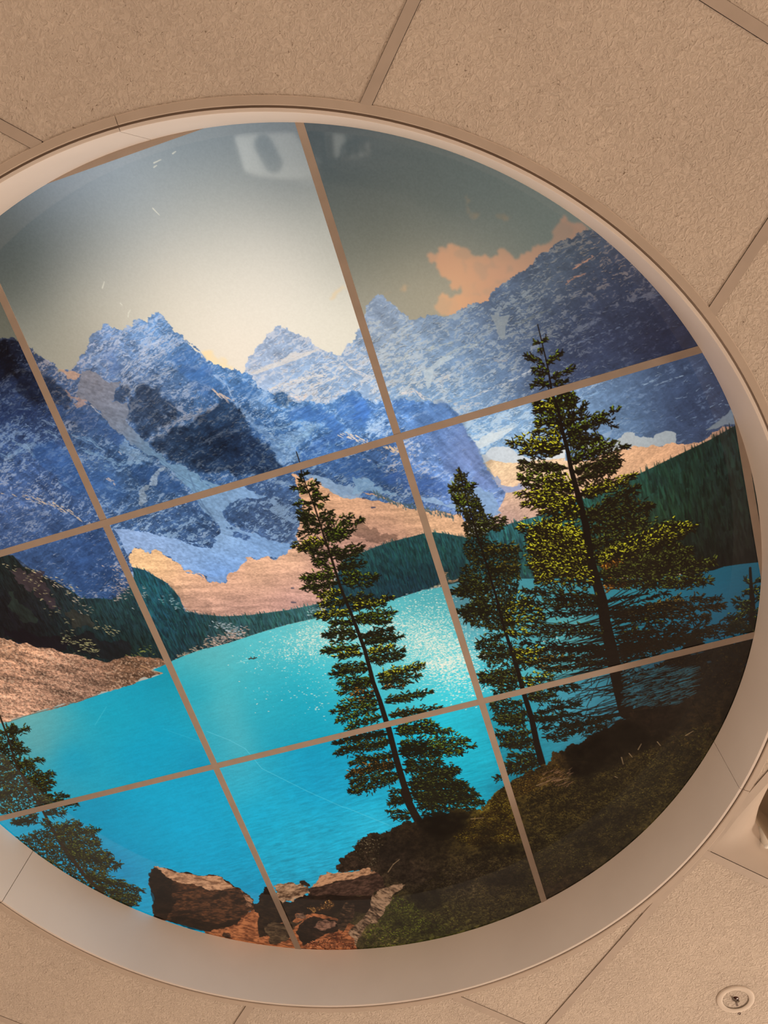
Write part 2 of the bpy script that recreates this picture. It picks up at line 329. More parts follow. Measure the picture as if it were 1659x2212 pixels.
def paint_massif():
    cl = """335,700:104,146,196 310,700:108,146,192 250,750:118,142,184 210,770:128,144,178 400,760:88,134,190 430,800:78,126,184 330,880:76,98,136 300,850:84,104,142 360,840:84,112,156 450,900:58,106,164 520,970:38,74,128 560,960:44,82,138 420,960:42,90,142 480,950:36,80,132 350,930:70,98,138
 600,900:78,138,202 560,850:74,128,192 520,820:84,140,200 500,870:64,112,174 580,940:50,92,150 700,920:68,128,200 650,860:86,138,194 800,880:84,132,198 760,850:86,138,200 950,930:92,136,200 900,900:90,138,204 900,980:88,126,186 960,1000:100,132,188 1000,980:116,138,190 1030,1020:116,140,194 980,1060:94,124,184 920,1030:78,120,190 880,1060:74,112,174 830,1060:66,104,158 800,1010:66,106,166 740,1000:60,110,180 700,970:68,116,178 780,960:76,124,186 650,1030:66,100,150 600,1050:60,94,146 560,1120:70,96,140 640,1130:78,104,146 520,1090:66,98,148
 20,800:30,44,78 10,740:32,36,52 60,740:58,66,90 100,850:48,68,114 130,780:82,98,134 60,950:64,94,154 150,1000:66,102,164 200,1050:70,112,178 300,1000:54,100,156 250,950:52,92,148 170,880:66,92,138 200,860:86,108,148 100,930:60,86,142 20,1000:62,96,156 330,1050:60,98,146 60,1120:74,104,160 20,1090:78,104,160 150,1150:54,88,142 100,1250:54,84,132 200,1200:48,84,144 250,1250:46,84,140 150,1280:44,78,128 230,1190:60,90,140 300,1130:62,98,148 430,1120:60,98,150 380,1130:62,98,152 430,1160:54,88,142"""
    mountains("""F -80,1500 -80,700 A 0,330 20,320 60,332 130,340 165,350 215,378 260,415 300,465 380,500 430,545 455,570 500,585 540,582 550,578 600,510 650,450 690,380 695,340 740,285 790,260 800,230 822,212 860,235 900,248 950,265 975,270 1000,225 1040,205 1055,180 1080,170 1110,180 1140,205 1155,180 1150,160 1180,135 1215,122 1250,135 1280,160 1310,210 1345,265 1390,290 1430,325 1480,360 1520,385 1560,430 1590,480 1610,495
 B 0,265 60,300 100,350 150,415 180,425 220,460 270,470 310,490 345,495 380,485 420,505 465,520 520,570 560,620 610,655 660,690 720,680 770,675 800,700 820,750 900,760 960,755 1000,745 1050,765 1090,770 1150,740 1220,690 1290,660 1330,670 1380,710 1440,740 1500,770 1560,760
 C 300,880 340,880 380,865 430,880 490,885 540,890 580,890 640,910 700,905 750,920 790,960 830,1000 860,1060 890,1130 940,1190 980,1250 1010,1310 1040,1380 1070,1440 1100,1500 1150,1560 1200,1600 F 1060,1120 800,1150 500,1250 200,1500""",
              cl, """335,700:0.17 260,740:0.28 230,770:0.27 400,760:0.17 330,760:0.32 380,740:0.28 430,830:0.21 330,880:0.13 300,860:0.12 450,900:0.12 520,970:0.04 420,960:0.07 400,900:0.28 560,880:0.28 620,880:0.28 650,930:0.31 600,950:0.17 700,960:0.28 680,890:0.27 760,880:0.17 800,900:0.22 850,960:0.21 900,890:0.24 950,920:0.07 980,1000:0.04 1030,1030:0.04 900,1000:0.21 850,1040:0.21 830,1080:0.21 780,1030:0.21 750,1060:0.27 640,1080:0.24 560,1090:0.15 560,1130:0.07 500,1080:0.13
 20,800:0.12 60,770:0.21 110,780:0.27 30,880:0.17 100,870:0.07 60,970:0.28 30,1010:0.31 100,920:0.21 140,990:0.12 200,960:0.28 230,1000:0.27 260,1020:0.24 170,900:0.18 200,860:0.27 330,1040:0.27 100,1080:0.23 40,1100:0.24 120,1110:0.22 160,1160:0.07 100,1250:0.04 200,1220:0.10 250,1250:0.12 350,1120:0.24 310,1140:0.28 420,1130:0.13 400,1170:0.17""",
              33, -12, snowcol="335,700:182,190,208 300,800:176,182,196 230,760:186,186,198 450,860:190,192,206 600,880:196,212,228 700,960:168,198,224 800,900:190,212,236 950,920:190,216,242 850,980:232,214,204 860,1010:236,206,184 700,1050:150,176,198 830,1070:150,184,210 200,860:182,168,172 110,770:196,176,168 40,800:104,112,134 60,960:150,176,206 250,1000:150,178,206 60,1080:206,196,200 100,1100:176,190,214 300,1130:176,196,218 210,1260:190,184,190", contrast=.36, roughness=2.6)
    sn = lambda s, c, a=1, sd=3, r_=2.5, gr=.12: (lambda r: put(r[0], r[1] * a, field(r[0], c) * (1 + (fbm(r[0], 3, 3, 1.6, 35, seed=sd) - .5) * gr * 2 + (fbm(r[0], 10, 3, 5, 38, seed=sd + 1) - .5) * gr)[..., None]))(fill(rough(TP(s), r_, 4, sd, True)))
    for s, w, c in (("A 950,700 1100,540 1280,440 1390,350", 11, (186, 190, 204)), ("A 990,790 1070,690 1190,640 1390,560", 8, (176, 184, 200)), ("A 700,560 860,430 960,300", 7, (188, 194, 210)), ("A 640,540 720,450 800,400", 5, (186, 190, 204)), ("A 900,640 1020,520 1200,380 1300,330", 8, (190, 194, 208)), ("A 1150,400 1240,340 1340,300", 5, (186, 196, 216)),
                    ("A 1230,760 1400,740 1540,660", 7, (170, 182, 204)), ("A 1280,1060 1420,960 1560,900 1659,860", 7, (170, 172, 184)), ("A 1250,1030 1400,950 1520,920", 6, (172, 174, 186)), ("A 1150,1130 1290,1060", 6, (160, 168, 184)), ("A 1420,780 1560,720 1659,720", 5, (166, 180, 206)), ("A 1300,830 1420,900 1500,960", 5, (160, 166, 184)),
                    ("A 0,690 70,620 150,580 240,575", 6, (112, 116, 132)), ("A 20,810 90,740 200,725", 3, (120, 136, 164)), ("A 80,900 130,880 245,875", 3, (136, 156, 186)), ("A 270,990 340,975 440,1010", 5, (150, 170, 198)), ("A 0,1230 60,1260 160,1200 270,1140", 9, (140, 168, 198)), ("A 20,1080 120,1140 220,1180 270,1260", 8, (140, 166, 196)), ("A 330,1030 440,1090", 7, (140, 166, 196)), ("A 500,970 640,950 760,930", 6, (158, 166, 190)), ("A 560,1090 700,1120 800,1200", 7, (140, 172, 204)), ("A 640,1200 760,1230 900,1290", 8, (146, 178, 208)), ("A 800,1330 960,1300 1100,1290", 6, (146, 178, 208)), ("A 440,1420 560,1500 640,1540", 5, (130, 166, 206)), ("A 820,1480 960,1520 1060,1500", 6, (150, 178, 210)), ("A 1230,1330 1330,1350", 8, (150, 164, 186)),
                    ("B 0,900 120,860 260,770", 7, (170, 176, 194)), ("B 110,1080 260,1020 420,960", 5, (150, 166, 192)), ("B 150,1070 330,960", 4, (150, 166, 192)), ("B 0,640 90,600 200,640", 6, (176, 190, 214)), ("B 220,540 330,620 360,700", 7, (168, 192, 224)), ("B 600,920 760,860 920,780", 6, (170, 196, 226)), ("B 570,990 700,960 880,920 1000,910", 7, (160, 190, 220)), ("B 700,1110 860,1050 1000,960", 9, (150, 184, 208)), ("B 480,760 560,720 660,690", 6, (176, 198, 228)),
                    ("B 1000,770 1170,720 1290,660", 3, (206, 214, 230)), ("B 1170,840 1250,780 1340,770", 5, (176, 202, 236)), ("B 1400,1000 1480,910 1560,870", 7, (180, 206, 234)), ("B 1230,890 1300,900", 5, (176, 202, 236)), ("B 1350,980 1500,960 1600,920", 5, (186, 206, 232)), ("C 100,1130 200,1060 300,1020", 6, (180, 206, 234)), ("C 180,1170 300,1120 340,1090", 5, (186, 206, 230)), ("C 400,1060 500,1000 580,970", 4, (176, 200, 236)), ("C 20,1440 140,1400 260,1380", 6, (150, 180, 206)), ("C 60,1500 200,1460 330,1490", 6, (150, 178, 204)), ("C 440,1340 520,1390 560,1420", 5, (170, 186, 220))):
        band(s, w, rgb(*c), .7, int(abs(w * 97 + c[0])))
    # darker buttresses
    for s, a in (("A 985,960 1000,840 1060,760 1130,680 1190,720 1250,780 1330,830 1380,900 1400,960 1300,1000 1250,1060 1180,1100 1110,1110 1060,1040", .30),
                 ("A 1170,1150 1300,1080 1480,1000 1659,880 B 250,780 370,760 440,830 490,930 580,1040 660,1090 700,1160 760,1260 560,1320 380,1340 280,1290 140,1300 0,1240 A 1500,1360 1400,1300 1250,1230", .34),
                 ("A 890,810 910,740 1000,690 1020,730 970,820", .3), ("A 0,340 60,400 150,560 60,620 0,660", .35), ("A 90,600 260,580 330,600 480,700 560,820 440,840 330,830 150,760", .3),
                 ("C 580,900 760,920 830,1000 900,1140 1000,1290 1080,1440 1040,1500 900,1330 800,1220 700,1100", .12), ("B 720,680 770,675 830,760 740,790 690,740", .25)):
        r = fill(rough(TP(s), 5, 4, 8, True)); n = fbm(r[0], 12, 4, 1.5, -10, 77)
        C[r[0]] *= (1 - blur(r[1], 1) * a * (.55 + .9 * n))[..., None]
    for s, c, a in (("A 0,860 120,850 260,890 300,910 240,960 60,955 0,1010", (46, 66, 108), .6), ("A 440,840 560,830 600,880 720,880 780,930 840,1000 920,1070 1000,1150 960,1180 840,1120 700,1060 560,980 470,950", (66, 94, 142), .5), ("A 290,1150 420,1110 560,1250 640,1400 720,1540 600,1570 420,1380 300,1300 250,1200", (66, 106, 164), .5),
                    ("A 1000,1330 1250,1330 1400,1440 1460,1530 1300,1545 1100,1480", (56, 90, 140), .5), ("A 560,1340 700,1300 900,1400 1000,1560 900,1640 760,1560 640,1460", (64, 104, 160), .4), ("A 1320,430 1480,400 1560,450 1659,560 1659,680 1540,640 1400,600 1350,520", (84, 126, 184), .5), ("A 1400,560 1659,560 1659,860 1560,760 1480,700", (78, 116, 172), .35), ("A 800,430 920,380 900,480 960,560 880,640 780,540", (100, 128, 178), .4),
                    ("B 870,790 960,770 1050,780 1180,870 1290,960 1200,990 1080,920 900,880 780,870", (76, 120, 184), .6), ("B 1230,720 1300,675 1380,715 1440,830 1420,960 1360,980 1240,900 1180,810", (84, 130, 194), .6), ("B 900,1160 1000,1050 1160,960 1300,1010 1440,1060 1300,1100 1100,1160 900,1210", (78, 120, 184), .55), ("B 1100,1250 1300,1180 1450,1240 1659,1330 1659,1420 1480,1420 1420,1350 1330,1400 1240,1330", (64, 100, 152), .6), ("B 0,540 130,490 230,560 330,640 350,730 260,690 200,630 90,590", (84, 130, 188), .5), ("B 370,640 480,590 580,640 600,690 520,740 420,730", (84, 128, 184), .5),
                    ("C 320,880 480,890 600,920 560,960 400,1000 330,960", (84, 130, 196), .4), ("Q 200,180 420,120 620,160 760,260 740,350 620,330 440,280", (70, 104, 168), .5), ("C 0,860 100,880 180,960 100,1060 0,1020", (78, 124, 196), .5), ("D 0,130 160,60 330,60 470,120 640,190 560,330 480,480 380,620 200,500 60,420 0,420", (66, 90, 130), .3), ("D 560,330 700,230 820,300 880,440 900,600 760,720 620,700 500,560", (58, 86, 132), .4)):
        r = fill(rough(TP(s), 4, 4, 12, True)); n = fbm(r[0], 7, 4, 2.5, -14, 87); b = fbm(r[0], 2.2, 2, 7, -14, 88)
        put(r[0], blur(r[1], 1) * a * ss(.15, .5, n), np.clip(rgb(*c) * (.72 + .36 * n + .3 * (b - .3))[..., None], 0, 1))
    # butte face, warm tint and vertical chutes
    r = fill(rough(TP("C 400,1130 500,1000 620,920 750,920 830,1000 900,1140 1000,1290 1080,1440 1130,1540 1000,1590 860,1480 700,1350 500,1200"), 5, 4, 9, True))
    n = fbm(r[0], 10, 4, 6, 62, 78); n2 = fbm(r[0], 30, 3, 1, 0, 79)
    put(r[0], blur(r[1], 1) * .55 * ss(.25, .5, n2 + .08), np.clip(field(r[0], "870,960:86,126,186 930,900:108,144,196 960,960:112,136,182 1000,980:134,140,176 1030,1040:120,136,180 960,1040:98,122,172 900,1000:84,114,168") * (.66 + .66 * n)[..., None], 0, 1))
    # sun-touched crests
    for s, w, c in (("A 455,570 520,590 640,610 590,650 520,640", 0, (206, 164, 138)), ("A 1240,60 1240,60", 1, (0, 0, 0))):
        if w == 0: sn(s, "160,800:%d,%d,%d" % c, .85, 5)
    sn("A 490,720 520,730 600,790 690,810 660,830 730,850 600,870 570,840 610,820 530,780", "180,860:196,158,142", .7, 6)
    for s, w, c, nn in (("A 0,1550 120,1545 250,1570 380,1610 480,1659 D 400,20 460,60 560,100 640,150 700,185", 1.5, (226, 198, 172), 60), ("B 210,655 260,690 370,750", 1.5, (226, 196, 176), 26), ("B 1200,990 1300,1020 1420,1060", 1.5, (238, 214, 190), 30),
                        ("B 1540,1090 1659,1130 C 260,1240 370,1290", 2.2, (240, 206, 172), 22), ("A 700,830 780,900 880,1010 940,1060", 1.0, (206, 196, 192), 30), ("A 830,1420 900,1450", 1.5, (220, 196, 186), 8), ("A 930,1210 965,1220", 1.4, (226, 206, 200), 3)):
        p = TP(s); seg = np.r_[0, np.cumsum(np.hypot(*np.diff(p, axis=0).T))]
        for t in np.random.default_rng(len(s)).uniform(0, seg[-1], nn):
            x = np.interp(t, seg, p[:, 0]); y = np.interp(t, seg, p[:, 1]); x2 = np.interp(t + 9, seg, p[:, 0]); y2 = np.interp(t + 9, seg, p[:, 1])
            j = rng.normal(0, 3.0, 2); stroke(x + j[0], y + j[1], (x + x2) / 2 + j[0], (y + y2) / 2 + j[1] + 1, w * rng.uniform(.4, .9), .4, rgb(*c), .8)
    # the long snow gully and its apron
    sn("A 640,575 740,590 800,640 890,665 940,660 900,720 890,800 870,822 990,830 980,960 1010,1010 1090,1080 1110,1110 1160,1150 1220,1220 1290,1260 1370,1310 1450,1330 1540,1380 1580,1450 1659,1500 E 110,190 320,290 420,240 520,290 640,330 480,340 350,380 300,440 295,480 310,520 380,570 470,610 600,650 720,685 800,700 885,690 850,740 780,790 720,820 660,800 560,830 490,805 460,850 400,920 340,940 320,1010 270,1010 170,995 140,940 0,920 D 1600,610 1440,550 1400,500 1340,460 1260,405 1180,410 1130,410 1095,375 1050,370 1000,440 880,220 1000,225 1080,240 1130,240 1200,270 1280,285 1400,310 1490,330 1620,375 E 0,685 100,690 200,740 250,640 265,560 220,520 180,480 130,430 95,370 A 1520,1530 1480,1500 1430,1450 1380,1410 1260,1310 1170,1240 1100,1200 1010,1150 970,1090 900,1040 840,970 780,890 690,820 590,760 620,680",
       "190,830:132,132,142 240,870:134,134,144 200,800:150,142,146 270,920:130,136,150 330,980:112,146,176 420,1050:120,156,184 450,1090:136,168,198 480,1130:142,172,204 470,1170:150,178,210 550,1190:132,164,206 450,1220:134,168,214 300,1160:150,172,208 340,1190:152,176,212 480,1250:112,150,206 600,1190:130,164,204 410,1200:148,176,214", .94, 4, 2.5, .16)
    for s, w in (("A 1040,1150 1170,1260 1290,1350 1420,1450 1520,1540 E 120,400 200,470", 1.2), ("E 30,160 90,310 140,400 230,520", 1.5), ("A 1230,1260 1400,1400 1560,1500", .8)):
        p = TP(s)
        for a, b in zip(p[:-1], p[1:]): stroke(*a, *b, w, w, rgb(96, 122, 152), .55)
    sn("B 370,750 440,830 480,900 560,980 640,1050 690,1140 750,1245 870,1215 890,1150 840,1100 920,1060 980,1000 1080,940 980,930 880,960 780,1010 700,1030 640,1000 560,930 500,850 450,800", "480,900:160,176,204 520,930:150,176,206 600,960:140,172,206 640,1000:132,160,190 680,930:160,192,222", .5, 15, 4, .3)
    sn("B 520,700 600,650 700,720 640,800 560,860 500,800", "560,860:150,182,220", .35, 16, 5, .3)
    sn("A 980,1110 1060,1190 1180,1270 1100,1280 1000,1240 930,1160", "280,980:150,176,200", .55, 17, 5, .3)
    sn("A 1120,1520 1230,1440 1290,1330 1180,1400 1150,1470 1080,1600 1100,1640 1150,1600", "320,1050:176,188,200", .7, 18, 4, .3)
    # rock islands on the apron
    isl = "470,1090:62,100,150 560,1120:72,98,142 640,1150:74,102,146 430,1170:60,96,150 520,1160:58,92,146 420,1120:62,100,152"
    for s, dn, sd in (("E 300,480 310,440 380,380 470,355 640,365 760,440 790,510 840,570 820,630 760,680 700,665 560,610 460,590 380,545 320,520", .35, 1), ("E 350,640 370,610 430,620 500,640 510,665 450,670 390,655", .05, 2), ("E 95,695 170,640 250,680 200,740", .2, 3), ("E 315,570 350,575 375,590 330,590", .05, 7),
                      ("D 1215,235 1260,190 1400,130 1550,90 1659,150 1640,215 1540,260 1500,320 1380,300 1280,280", .35, 4), ("D 1540,340 1659,250 1659,370 1630,375", .3, 5), ("E 560,380 650,350 700,330 880,420 910,520 870,555 800,520", .62, 6)):
        mountains(s, isl, "470,1090:%f" % dn, 200 + sd, -14, snowcol="500,1100:160,184,208", contrast=.34, roughness=2)
    # broad light and shade over the whole massif
    sl, m = fill(TP("F -80,1500 -80,700 A 0,330 165,350 455,570 550,578 690,380 822,212 975,270 1215,122 1345,265 1610,495 B 150,415 465,520 610,655 770,675 1050,765 1290,660 1560,760 C 380,865 640,910 790,960 940,1190 1100,1500 1200,1600 F 1060,1120 800,1150 640,1230 D 1640,600 1000,440 880,190 1040,525 F 330,1300 200,1500"))
    g = field(sl, "20,780:.72 60,860:.74 60,1250:.86 120,1200:.90 200,1200:.92 250,1270:.86 150,900:.74 60,1000:.88 60,1100:.84 200,1100:.84 250,1000:.84 330,1060:.84 280,1080:.86 450,950:.80 400,900:.84 540,980:.78 320,850:.84 335,750:1 250,760:.98 450,800:.96 600,900:1.0 640,960:.95 800,900:.98 700,1000:.9 820,1050:.84 600,1130:.84 430,1130:.84 1000,980:.96 880,1040:.86 350,1190:1 500,1220:1 560,1180:1 270,870:.96 420,1060:1 300,930:.98", ch=1)
    t = C[sl] * g[..., None]; t = t + (t - .40) * .16
    put(sl, m, np.clip(t, .02, 1))
    # sunlit debris slopes
    scree("D 1000,440 1050,370 1095,375 1130,410 1180,410 1260,405 1340,460 1400,500 1440,550 1600,610 E 0,920 140,940 170,995 270,1010 320,1010 340,940 400,920 460,850 490,805 560,830 660,800 720,820 780,790 850,740 885,690 885,600 890,530 915,400 890,300 850,180 838,155 860,160 930,210 1010,205 1060,230 1110,270 1200,330 1310,350 1380,300 1450,310 1659,385 Q 0,340 90,300 180,325 330,390 400,400 560,430 650,440 830,470 900,520 900,700 0,900 E 1200,900 1040,1200 500,1290 0,1260 D 1440,900 1400,760 1330,680 1290,640 1200,590 1040,525",
          "290,1200:238,192,140 340,1205:240,192,138 330,1230:232,180,132 420,1240:228,176,136 480,1270:226,172,138 560,1230:232,182,142 640,1200:236,186,142 600,1260:214,162,136 500,1310:198,150,138 600,1310:194,146,136 420,1300:206,156,138 660,1060:226,172,130 690,1100:228,172,128 760,1100:226,172,128 800,1120:212,160,124 850,1140:206,154,122 760,1150:194,146,124 700,1160:182,136,124 900,1110:226,176,132 960,1130:222,172,132 860,1080:222,172,130 780,1180:150,110,104 840,1160:146,106,96 700,1200:176,130,122 650,1300:190,144,138", 43, 14, grain=.12, streak=.17)
    # shaded band and dark boulder lines over the debris
    for s, a in (("E 1330,540 1420,560 1520,640 1659,640 1659,690 1500,700 1300,620", .25), ("E 1000,720 1090,740 1150,800 1100,900 1000,830", .2), ("D 1290,640 1350,640 1440,760 1659,800 1659,900 1440,870 1400,760", .12)):
        r = fill(rough(TP(s), 6, 4, 5, True)); C[r[0]] *= (1 - r[1] * a)[..., None]
    sn("E 1010,205 1060,230 1110,270 1200,330 1310,350 1380,300 1340,270 1280,235 1200,240 1100,190 930,160 910,150 960,200", "740,1050:134,158,184 700,1030:140,164,190", .9, 12)
    sn("Q 730,185 770,200 840,270 940,250 1010,270 1100,300 1140,400 1170,465 1100,495 1050,490 1000,440 960,400 830,440 700,400 560,380 500,330 410,330 560,340 700,370 800,390 780,300", "1030,1080:142,172,206 1060,1100:136,166,204 960,1080:150,176,206 890,1070:134,164,198", .92, 13)
    sn("Q 0,180 60,190 140,200 170,260 240,290 330,300 410,335 300,320 200,310 100,290 0,320", "780,1050:132,164,190", .75, 14)
    p = T("Q 170,300 250,340 330,385 430,400 560,430 700,470 800,490")
    p = P(p); seg = np.r_[0, np.cumsum(np.hypot(*np.diff(p, axis=0).T))]
    for t in np.random.default_rng(2).uniform(0, seg[-1], 170):
        x = np.interp(t, seg, p[:, 0]); y = np.interp(t, seg, p[:, 1]) + rng.normal(0, 3.2); stroke(x, y - 2, x, y + 2, .3, 1.1, rgb(74, 92, 96), .8)
    for s in ("Q 85,348 100,350", "Q 155,420 182,418", "E 830,1158 862,1160", "E 1455,420 1475,420", "E 830,1048 845,1048"):
        p = TP(s); stroke(*p[0], *p[1], 1.6, 1.2, rgb(84, 78, 92), .9)


def paint_forest():
    cl = "20,1210:28,52,52 60,1250:34,44,40 100,1260:44,42,46 140,1300:40,58,66 60,1350:26,22,30 30,1320:24,22,32 150,1380:18,34,36 200,1300:34,84,86 200,1340:26,62,66 250,1360:18,50,58 280,1400:20,52,48 250,1310:32,84,90 330,1300:36,96,110 300,1260:34,92,108 350,1340:26,72,86 400,1370:22,60,70 450,1360:34,82,86 430,1400:26,44,52 520,1350:46,98,100 600,1330:52,104,108 660,1320:62,110,112 500,1380:70,76,80 180,1240:44,74,104"
    spikes("D -60,430 0,440 100,430 180,520 250,540 330,590 440,640 560,710 640,770 760,765 870,775 960,730 1040,640 1040,525 1120,545 1200,590 1290,640 1330,680 1400,760 1440,870 1659,900 E 0,1225 100,1250 300,1268 500,1258 650,1238 800,1218 950,1188 1040,1168 1080,1270 1000,1285 800,1330 640,1375 500,1420 350,1470 200,1510 130,1530 0,1575 D 1350,1250 1300,1280 950,1240 830,1270 680,1240 500,1200 300,1155 120,1110 0,1075 -60,1060", cl, 3800, 7, 15, 61, .5)
    sl, m = fill(TP("D -60,430 100,430 250,540 440,640 640,770 870,775 1040,640 1100,780 1200,1000 1300,1280 830,1270 300,1155 0,1075 -60,1060"))
    t = C[sl]; put(sl, m, np.clip((t * .74 + t.mean(-1, keepdims=True) * .26) * field(sl, "20,1250:.80 60,1350:.8 150,1280:.82 250,1380:.86 250,1310:1 320,1380:.9 200,1400:.82", ch=1)[..., None], 0, 1))
    # rust and brown clearings on the left slope
    for s, c, a in (("D 60,540 160,530 260,560 350,640 430,760 480,850 400,850 300,760 200,700 120,620", "70,1260:62,48,50 110,1290:54,42,48", .75), ("D 480,860 580,800 700,900 640,980 560,1000", "160,1330:54,48,40", .6), ("D 60,690 120,700 250,860 200,960 60,820", "40,1310:40,52,42", .5), ("D 0,980 180,1000 460,1060 480,1180 200,1130 0,1070", "60,1370:16,12,20 120,1390:18,16,22", .85), ("D 480,1040 700,1020 900,1100 1020,1200 880,1280 700,1240 560,1200", "200,1400:20,20,24", .7)):
        r = fill(rough(TP(s), 7, 4, 6, True)); n = fbm(r[0], 9, 4, 3, 60, 66); put(r[0], r[1] * a, np.clip(field(r[0], c) * (.6 + .9 * n)[..., None], 0, 1))
    q = np.random.default_rng(4)
    for s, nn, c in (("D 20,450 40,530 200,530 330,590 440,640 560,710", 40, (210, 186, 140)), ("D 380,620 440,660 580,720 610,800 690,880", 40, (214, 186, 156)), ("D 200,590 330,750 400,860 520,960 560,1050", 44, (176, 158, 116)), ("D 740,960 840,1010 900,1060", 26, (200, 180, 130)), ("D 640,1080 700,1150 760,1170 700,1200 620,1100", 60, (190, 176, 120)), ("D 480,1060 520,1120 600,1100", 26, (180, 168, 120)),
                     ("D 870,520 930,560 1000,640 880,670 960,720 900,780", 90, (196, 170, 158)), ("D 1290,740 1300,790 1420,850", 20, (170, 190, 190)), ("D 1090,660 1130,700 1100,830", 14, (176, 176, 170)),
                     ("E 160,1490 250,1440 350,1400 440,1380 430,1430 320,1450 200,1500", 170, (214, 178, 160)), ("E 220,1320 330,1350 420,1390", 70, (196, 200, 204)), ("D 1350,1240 1450,1200 1600,1130 1659,1120", 90, (206, 170, 140)), ("D 1010,1200 1080,1215 1150,1150 1200,1180", 26, (150, 150, 70)), ("E 980,1240 1060,1220 1090,1200", 40, (170, 190, 190))):
        p = TP(s); seg = np.r_[0, np.cumsum(np.hypot(*np.diff(p, axis=0).T))]
        for t in q.uniform(0, seg[-1], nn):
            x = np.interp(t, seg, p[:, 0]) + q.normal(0, 7); y = np.interp(t, seg, p[:, 1]) + q.normal(0, 5); a = q.uniform(-.2, 1.0)
            stroke(x, y, x + 4 * math.cos(a), y + 4 * math.sin(a), q.uniform(.3, 1.2), .3, rgb(*c) * q.uniform(.75, 1.1), .85)
    spikes("E 1100,1170 1230,830 1380,770 1500,720 1659,672 Q 0,782 80,760 200,720 330,680 470,645 560,620 640,612 760,628 880,652 1000,640 1020,970 870,992 750,1022 690,1042 560,1062 450,1097 320,1137 0,1240 E 1100,1290",
           "780,1200:38,84,84 850,1180:36,84,86 900,1160:34,82,82 940,1160:40,92,94 1000,1170:36,86,90 850,1240:22,60,66 900,1240:20,56,62 950,1220:22,58,60 820,1280:24,56,72 900,1270:22,48,66 990,1250:26,52,58 740,1260:28,70,82 700,1300:34,84,104", 2300, 7, 13, 62, .55)
    for s, c, nn in (("Q 690,890 720,950 760,1000 860,970 880,990", (196, 150, 110), 60), ("Q 640,1045 690,1025", (214, 190, 150), 30), ("Q 340,1130 560,1065 680,1040", (160, 176, 176), 50)):
        p = TP(s); seg = np.r_[0, np.cumsum(np.hypot(*np.diff(p, axis=0).T))]
        for t in q.uniform(0, seg[-1], nn):
            x = np.interp(t, seg, p[:, 0]) + q.normal(0, 2); y = np.interp(t, seg, p[:, 1]) + q.normal(0, 1.5); stroke(x, y, x + 3, y, q.uniform(.3, 1.2), .4, rgb(*c) * q.uniform(.6, 1), .85)
    spikes("F 1040,1160 1060,1145 1085,1136 1170,1112 1250,1082 1300,1060 1373,1027 1460,985 1539,947 1600,912 1680,1260 1541,1234 1300,1250 1001,1256 1010,1190",
           "1085,1150:52,118,124 1110,1160:44,108,118 1170,1140:58,128,124 1250,1110:54,120,112 1130,1200:34,80,84 1080,1190:36,84,92 1180,1200:46,84,72 1373,1050:40,88,80 1420,1040:34,70,58 1480,1010:28,54,42 1550,970:26,44,40 1590,940:22,38,38 1450,1100:34,58,40 1400,1150:44,58,34 1520,1080:26,40,32 1590,1060:22,28,26 1480,1060:30,52,40 1440,1060:34,66,52 1620,1150:26,26,24 1560,1150:24,30,26 1500,1180:22,26,20 1540,1210:18,14,14 1620,1220:16,12,12 1450,1210:26,28,18", 2600, 9, 22, 63, .45)


